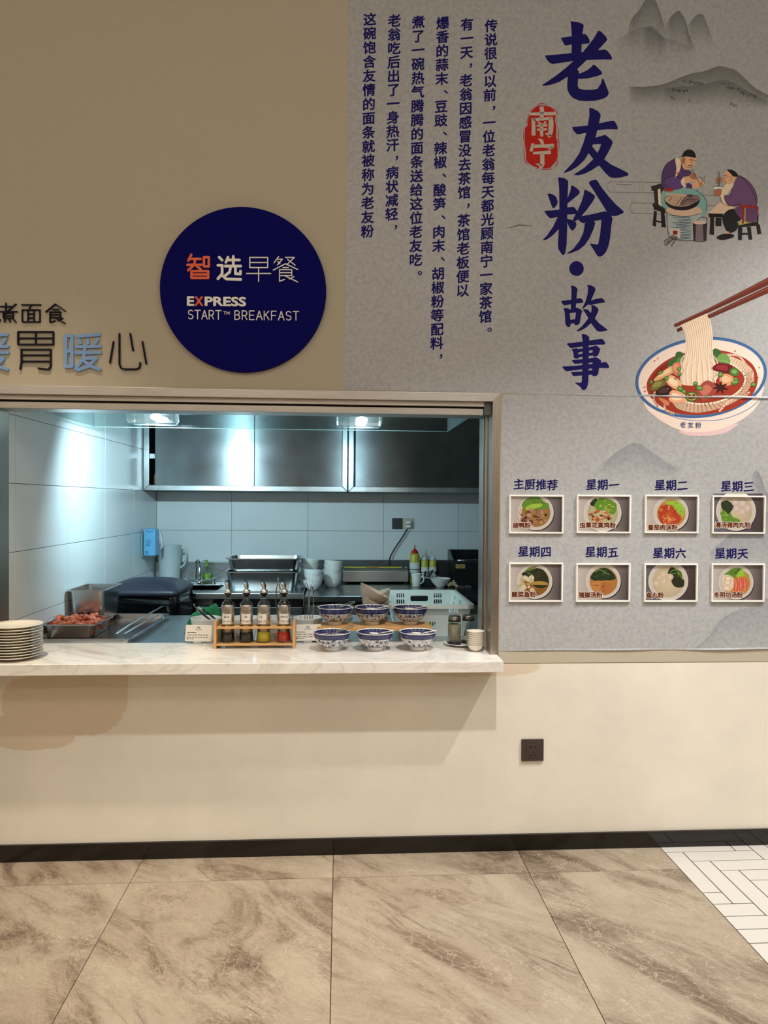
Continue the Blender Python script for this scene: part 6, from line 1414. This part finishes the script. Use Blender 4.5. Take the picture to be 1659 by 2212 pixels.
for x, z, label in ((0.632, 0.02, 'leftmost black knobbed skewer in the tray'), (0.668, 0.035, 'tallest black knobbed skewer in the tray'), (0.665, 0.018, 'black knobbed skewer right before the tallest'), (0.755, 0.034, 'black knobbed skewer right of the spatula blade'), (0.79, 0.012, 'rightmost black knobbed skewer in the tray')):
    t = thing('knob_skewer', label, 'skewer', (x, 2.46, ZB+0.045+z), 0, 'black knobbed skewers'); MB().lathe([(0, 0), (0.007, 0.004), (0.009, 0.014), (0.006, 0.024), (0, 0.027)], 14).build('knob', M_BLKP, t); MB().tube([(0, 0, 0.002), (0.002, 0.01, -0.06-z*0.3)], 0.002, 6).build('pin', M_CHROME, t)
t = thing('mug', 'white coffee mug on the prep table', 'mug', (0.585, 2.33, ZB+0.0003)); MB().lathe(cone_vessel([(0.028, 0), (0.031, 0.003), (0.034, 0.05), (0.037, 0.098), (0.0372, 0.1)], 0.003), 36).build('cup', M_WHITE, t); MB().tube(smooth_pts([(0.033, -0.012, 0.078), (0.05, -0.022, 0.074), (0.052, -0.023, 0.045), (0.033, -0.012, 0.024)], 6, False), 0.0045, 10).build('handle', M_WHITE, t)
MB().lathe(cone_vessel([(0.03, 0), (0.033, 0.006), (0.06, 0.032), (0.077, 0.062), (0.079, 0.066), (0.0792, 0.067)], 0.0035), 44).build('soup_bowl', M_WHITE, loc=(0.765, 2.295, ZB+0.0003)); sbw = tag(bpy.data.objects['soup_bowl'], 'wide white bowl between the mug and the black machine', 'bowl'); MB().lathe([(0, 0.058), (0.05, 0.058), (0.068, 0.052), (0, 0.05)], 32).build('food', M_F['pale'], sbw)
o = MB().tube(smooth_pts([(-0.035, 0, 0.014), (-0.01, 0.005, 0.026), (0.012, 0, 0.03), (0.03, -0.005, 0.014), (0.045, 0, 0.012)], 4, False), [0.008, 0.014, 0.017, 0.013, 0.019, 0.02, 0.016, 0.012, 0.016, 0.018, 0.015, 0.011, 0.014, 0.013, 0.011, 0.009, 0.006], 12); o.tube([(0.008, 0, 0.03), (0.014, 0, 0.056)], [0.014, 0.008], 10); tag(o.build('ginger_root', plain('ginger skin', (176, 158, 118), 0.8, var=0.2, bump=0.4), loc=(0.852, 2.27, ZB)), 'knobbly piece of ginger at the foot of the black machine', 'ginger')
for i, x in enumerate((0.912, 0.975)):
    mb = MB(); N = 8; v = [(0.03*(a_/N*2-1), 0.022*(b_/N*2-1), 0.002+0.016*max(0, 1-abs(a_/N*2-1)**3)*max(0, 1-abs(b_/N*2-1)**3)+0.003*math.sin(a_*2.1+b_*1.7+i)) for a_ in range(N+1) for b_ in range(N+1)]; f = [(a_*(N+1)+b_, (a_+1)*(N+1)+b_, (a_+1)*(N+1)+b_+1, a_*(N+1)+b_+1) for a_ in range(N) for b_ in range(N)]
    o = mb.add(v, f).build('foil_sachet', M_CHROME, loc=(x, 2.24+0.02*i, ZB+0.001)); tag(o, ('left' if i == 0 else 'right')+' one of two silver foil sachets before the black machine', 'sachet', 'silver foil sachets')
t = thing('black_machine', 'black metal kitchen machine with yellow badge by the right frame', 'machine', (0, 0, 0))
M_MACH = plain('black enamelled steel', (24, 25, 26), 0.3, var=0.1)
MB().box(0.875, 1.14, 2.30, 2.60, ZB+0.0005, 1.078).build('machine_body', M_MACH, t, bevel=0.004); MB().prism([(2.28, 0.98), (2.60, 0.95), (2.60, 1.152), (2.52, 1.152), (2.32, 1.085)], 0.866, 0.874, 'x').build('side_guard', M_MACH, t); MB().box(0.866, 1.14, 2.60, 2.608, 0.95, 1.152).build('back_guard', M_MACH, t)
MB().tube([(0.90, 2.34, 1.085), (1.06, 2.36, 1.085)], 0.006, 8).build('bar', M_CHROME, t)
bd = MB().box(0.882, 0.953, 2.297, 2.2995, 1.028, 1.058).build('badge', plain('yellow badge', (186, 160, 84), 0.4), t)
mb = MB(); e1 = [(0.9175+0.03*math.cos(2*math.pi*k/32), 2.2963, 1.043+0.0095*math.sin(2*math.pi*k/32)) for k in range(32)]; e2 = [(0.9175+0.0275*math.cos(2*math.pi*k/32), 2.2963, 1.043+0.0075*math.sin(2*math.pi*k/32)) for k in range(32)]; mb.add(e1+e2, [(k, (k+1) % 32, (k+1) % 32+32, k+32) for k in range(32)])
for k in range(5): mb.box(0.896+0.009*k, 0.902+0.009*k, 2.2962, 2.2966, 1.0395+0.001*(k % 2), 1.046)
mb.build('badge_print', plain('dark badge print', (90, 34, 20), 0.5), bd)

# ------------------------------------------------------------------ sink corner: tissue, pitcher, tap, soap
t = thing('tissue_pack', 'blue tissue pack hung on the tiled wall with a tissue pulled out', 'tissue pack', (-1.4, 2.32, 1.12))
MB().box(-0.055, -0.05, -0.08, 0.09, -0.012, 0.165).build('acrylic_holder', M_PEDGE, t)
MB().box(-0.045, 0.042, -0.06, 0.06, 0.0, 0.198).build('pack', plain('light blue tissue pack', (112, 184, 226), 0.35, var=0.12, scale=60), t, bevel=0.008)
fn = lambda x, z: (x, -0.0612, z); M_PP = plain('dark blue pack print', (34, 60, 120), 0.5)
for (x0, x1, z0, z1, tx) in ((-0.03, 0.012, 0.10, 0.125, '心'), (-0.028, 0.004, 0.07, 0.098, '印')): mb = MB(); put_text(mb, tx, x0, x1, z0, z1, fn); mb.build('pack_character', M_PP, t)
for k in range(3): MB().box(-0.03, -0.012+0.004*k, -0.0614, -0.061, 0.03-0.008*k, 0.033-0.008*k).build('pack_print_line', M_PP, t)
for a_, b_ in ((-0.02, 0.182), (0.0, 0.178), (0.02, 0.18)): MB().lathe([(0.004, 0), (0.0065, 0), (0.0065, 0.0006), (0.004, 0.0006)], 12, M=T(a_, -0.0608, b_) @ RX(R(90))).build('pack_print_ring', M_PP, t)
mb = MB(); N = 8; v = []; 
for i in range(N+1):
    for j in range(5): u, w_ = i/N, j/4*2-1; v.append((0.042+0.018+0.02*math.sin(u*1.6)+0.006*math.sin(j*2.2+u*3), w_*(0.022+0.022*u), 0.195-0.145*u+0.01*math.sin(w_*3)))
o = mb.add(v, [(i*5+j, i*5+5+j, i*5+6+j, i*5+1+j) for i in range(N) for j in range(4)], 0, True).build('tissue', M_WHITE, t); sd = o.modifiers.new('thick', 'SOLIDIFY'); sd.thickness = 0.004
t = thing('pitcher', 'frosted white plastic pitcher beside the sink tap', 'pitcher', (-1.325, 2.56, ZB+0.0004)); M_FROST = plain('frosted white plastic', (190, 200, 200), 0.4, var=0.03)
MB().lathe(cone_vessel([(0.074, 0), (0.076, 0.004), (0.085, 0.15), (0.092, 0.292), (0.0925, 0.294)], 0.003), 40).build('jug', M_FROST, t); MB().tube(smooth_pts([(0.088, 0, 0.27), (0.122, 0, 0.265), (0.12, 0, 0.16), (0.082, 0, 0.12)], 6, False), 0.008, 10).build('handle', M_FROST, t)
t = thing('sink_tap', 'chrome swan-neck tap over the sink', 'tap', (0, 0, 0))
MB().tube([(-1.20, 2.50, 0.912), (-0.965, 2.50, 0.912)], 0.011, 12).build('cross_pipe', M_CHROME, t)
for x in (-1.185, -0.975): MB().lathe([(0, 0), (0.018, 0), (0.018, 0.006), (0.012, 0.01), (0.012, 0.03), (0.016, 0.032), (0.016, 0.048), (0, 0.05)], 18).build('valve', M_CHROME, t, loc=(x, 2.50, ZB+0.0004))
MB().tube(smooth_pts([(-1.11, 2.50, 0.912), (-1.112, 2.50, 0.99), (-1.10, 2.47, 1.05), (-1.075, 2.40, 1.078), (-1.05, 2.33, 1.06), (-1.045, 2.30, 1.0), (-1.045, 2.30, 0.935)], 5, False), 0.011, 12).build('swan_neck', M_CHROME, t)
MB().lathe([(0.0, 0), (0.013, 0), (0.016, 0.012), (0.013, 0.03), (0, 0.032)], 16).build('nozzle', M_CHROME, t, loc=(-1.045, 2.30, 0.905))
t = thing('soap_bottle', 'clear pump bottle with green soap behind the tap', 'soap bottle', (-1.045, 2.585, ZB+0.0004)); M_SOAP = plain('green dish soap', (150, 196, 60), 0.2); M_GPUMP = plain('green pump head', (120, 170, 40), 0.4)
MB().lathe([(0, 0), (0.03, 0), (0.032, 0.006), (0.032, 0.07), (0, 0.071)], 24).build('soap', M_SOAP, t); MB().lathe([(0.0325, 0.0), (0.0335, 0.02), (0.0335, 0.09), (0.026, 0.115), (0.012, 0.125), (0.011, 0.13)], 24).build('bottle', M_GLASS, t)
c = MB().lathe([(0, 0.126), (0.014, 0.126), (0.014, 0.142), (0.006, 0.145), (0.005, 0.168), (0.010, 0.17), (0.010, 0.178), (0, 0.18)], 16); c.tube([(0, 0, 0.174), (-0.02, -0.006, 0.176), (-0.026, -0.008, 0.170)], 0.0035, 8); c.build('pump', M_GPUMP, t)

# ------------------------------------------------------------------ sockets
def socket(x0, x1, z0, z1, y, mat, label, holes=True, name='wall_socket', grp=None):
    t = thing(name, label, 'socket', (0, 0, 0), group=grp)
    MB().box(x0, x1, y-0.009, y, z0, z1).build('plate', mat, t, bevel=0.002)
    w_, h_ = x1-x0, z1-z0; cx, cz = (x0+x1)/2, (z0+z1)/2
    MB().box(cx-w_*0.3, cx+w_*0.3, y-0.0112, y-0.009, cz-h_*0.34, cz+h_*0.3).build('insert', mat, t, bevel=0.0008)
    if holes:
        mb = MB()
        for dx, dz, a_, ww, hh in ((-0.1, 0.17, 0, 0.045, 0.03), (0.1, 0.17, 0, 0.045, 0.03), (0, -0.09, 90, 0.045, 0.016), (-0.09, -0.23, 55, 0.05, 0.018), (0.09, -0.23, -55, 0.05, 0.018)):
            mb.box(-ww*w_, ww*w_, -0.0008, 0.0, -hh*h_, hh*h_, M=T(cx+dx*w_, y-0.0112, cz+dz*h_) @ RY(R(a_)))
        mb.build('pin_holes', M_BLACK, t)
    return t
M_SOCK = plain('dark brown socket plastic', (62, 50, 44), 0.45)
socket(0.803, 0.902, 0.394, 0.490, 0.0, M_SOCK, 'dark brown power socket low on the cream wall')
socket(0.421, 0.506, 1.311, 1.40, YB, plain('charcoal socket plastic', (56, 58, 60), 0.4), 'charcoal power socket on the kitchen back wall')
t = socket(0.509, 0.594, 1.311, 1.40, YB, plain('champagne socket plastic', (196, 186, 160), 0.4), 'beige power socket with a white plug in it', False)
pg = thing('power_plug', 'white plug with black cord in the beige socket', 'plug', (0, 0, 0)); MB().box(0.529, 0.574, YB-0.045, YB-0.0113, 1.322, 1.378).build('plug_body', M_WHITE, pg, bevel=0.008); MB().box(0.531, 0.572, YB-0.0458, YB-0.0445, 1.3475, 1.3535).build('stripe', M_BLKP, pg)
MB().tube(smooth_pts([tuple(W(880, 1143, YB-0.03)), tuple(W(868, 1162, YB-0.03)), tuple(W(852, 1186, YB-0.03)), tuple(W(843, 1203, YB-0.035)), tuple(W(841, 1215, YB-0.05)), (0.4, 2.64, 0.99), (0.4, 2.652, 0.93)], 6, False), 0.0055, 8).build('cord', M_BLKP, pg)
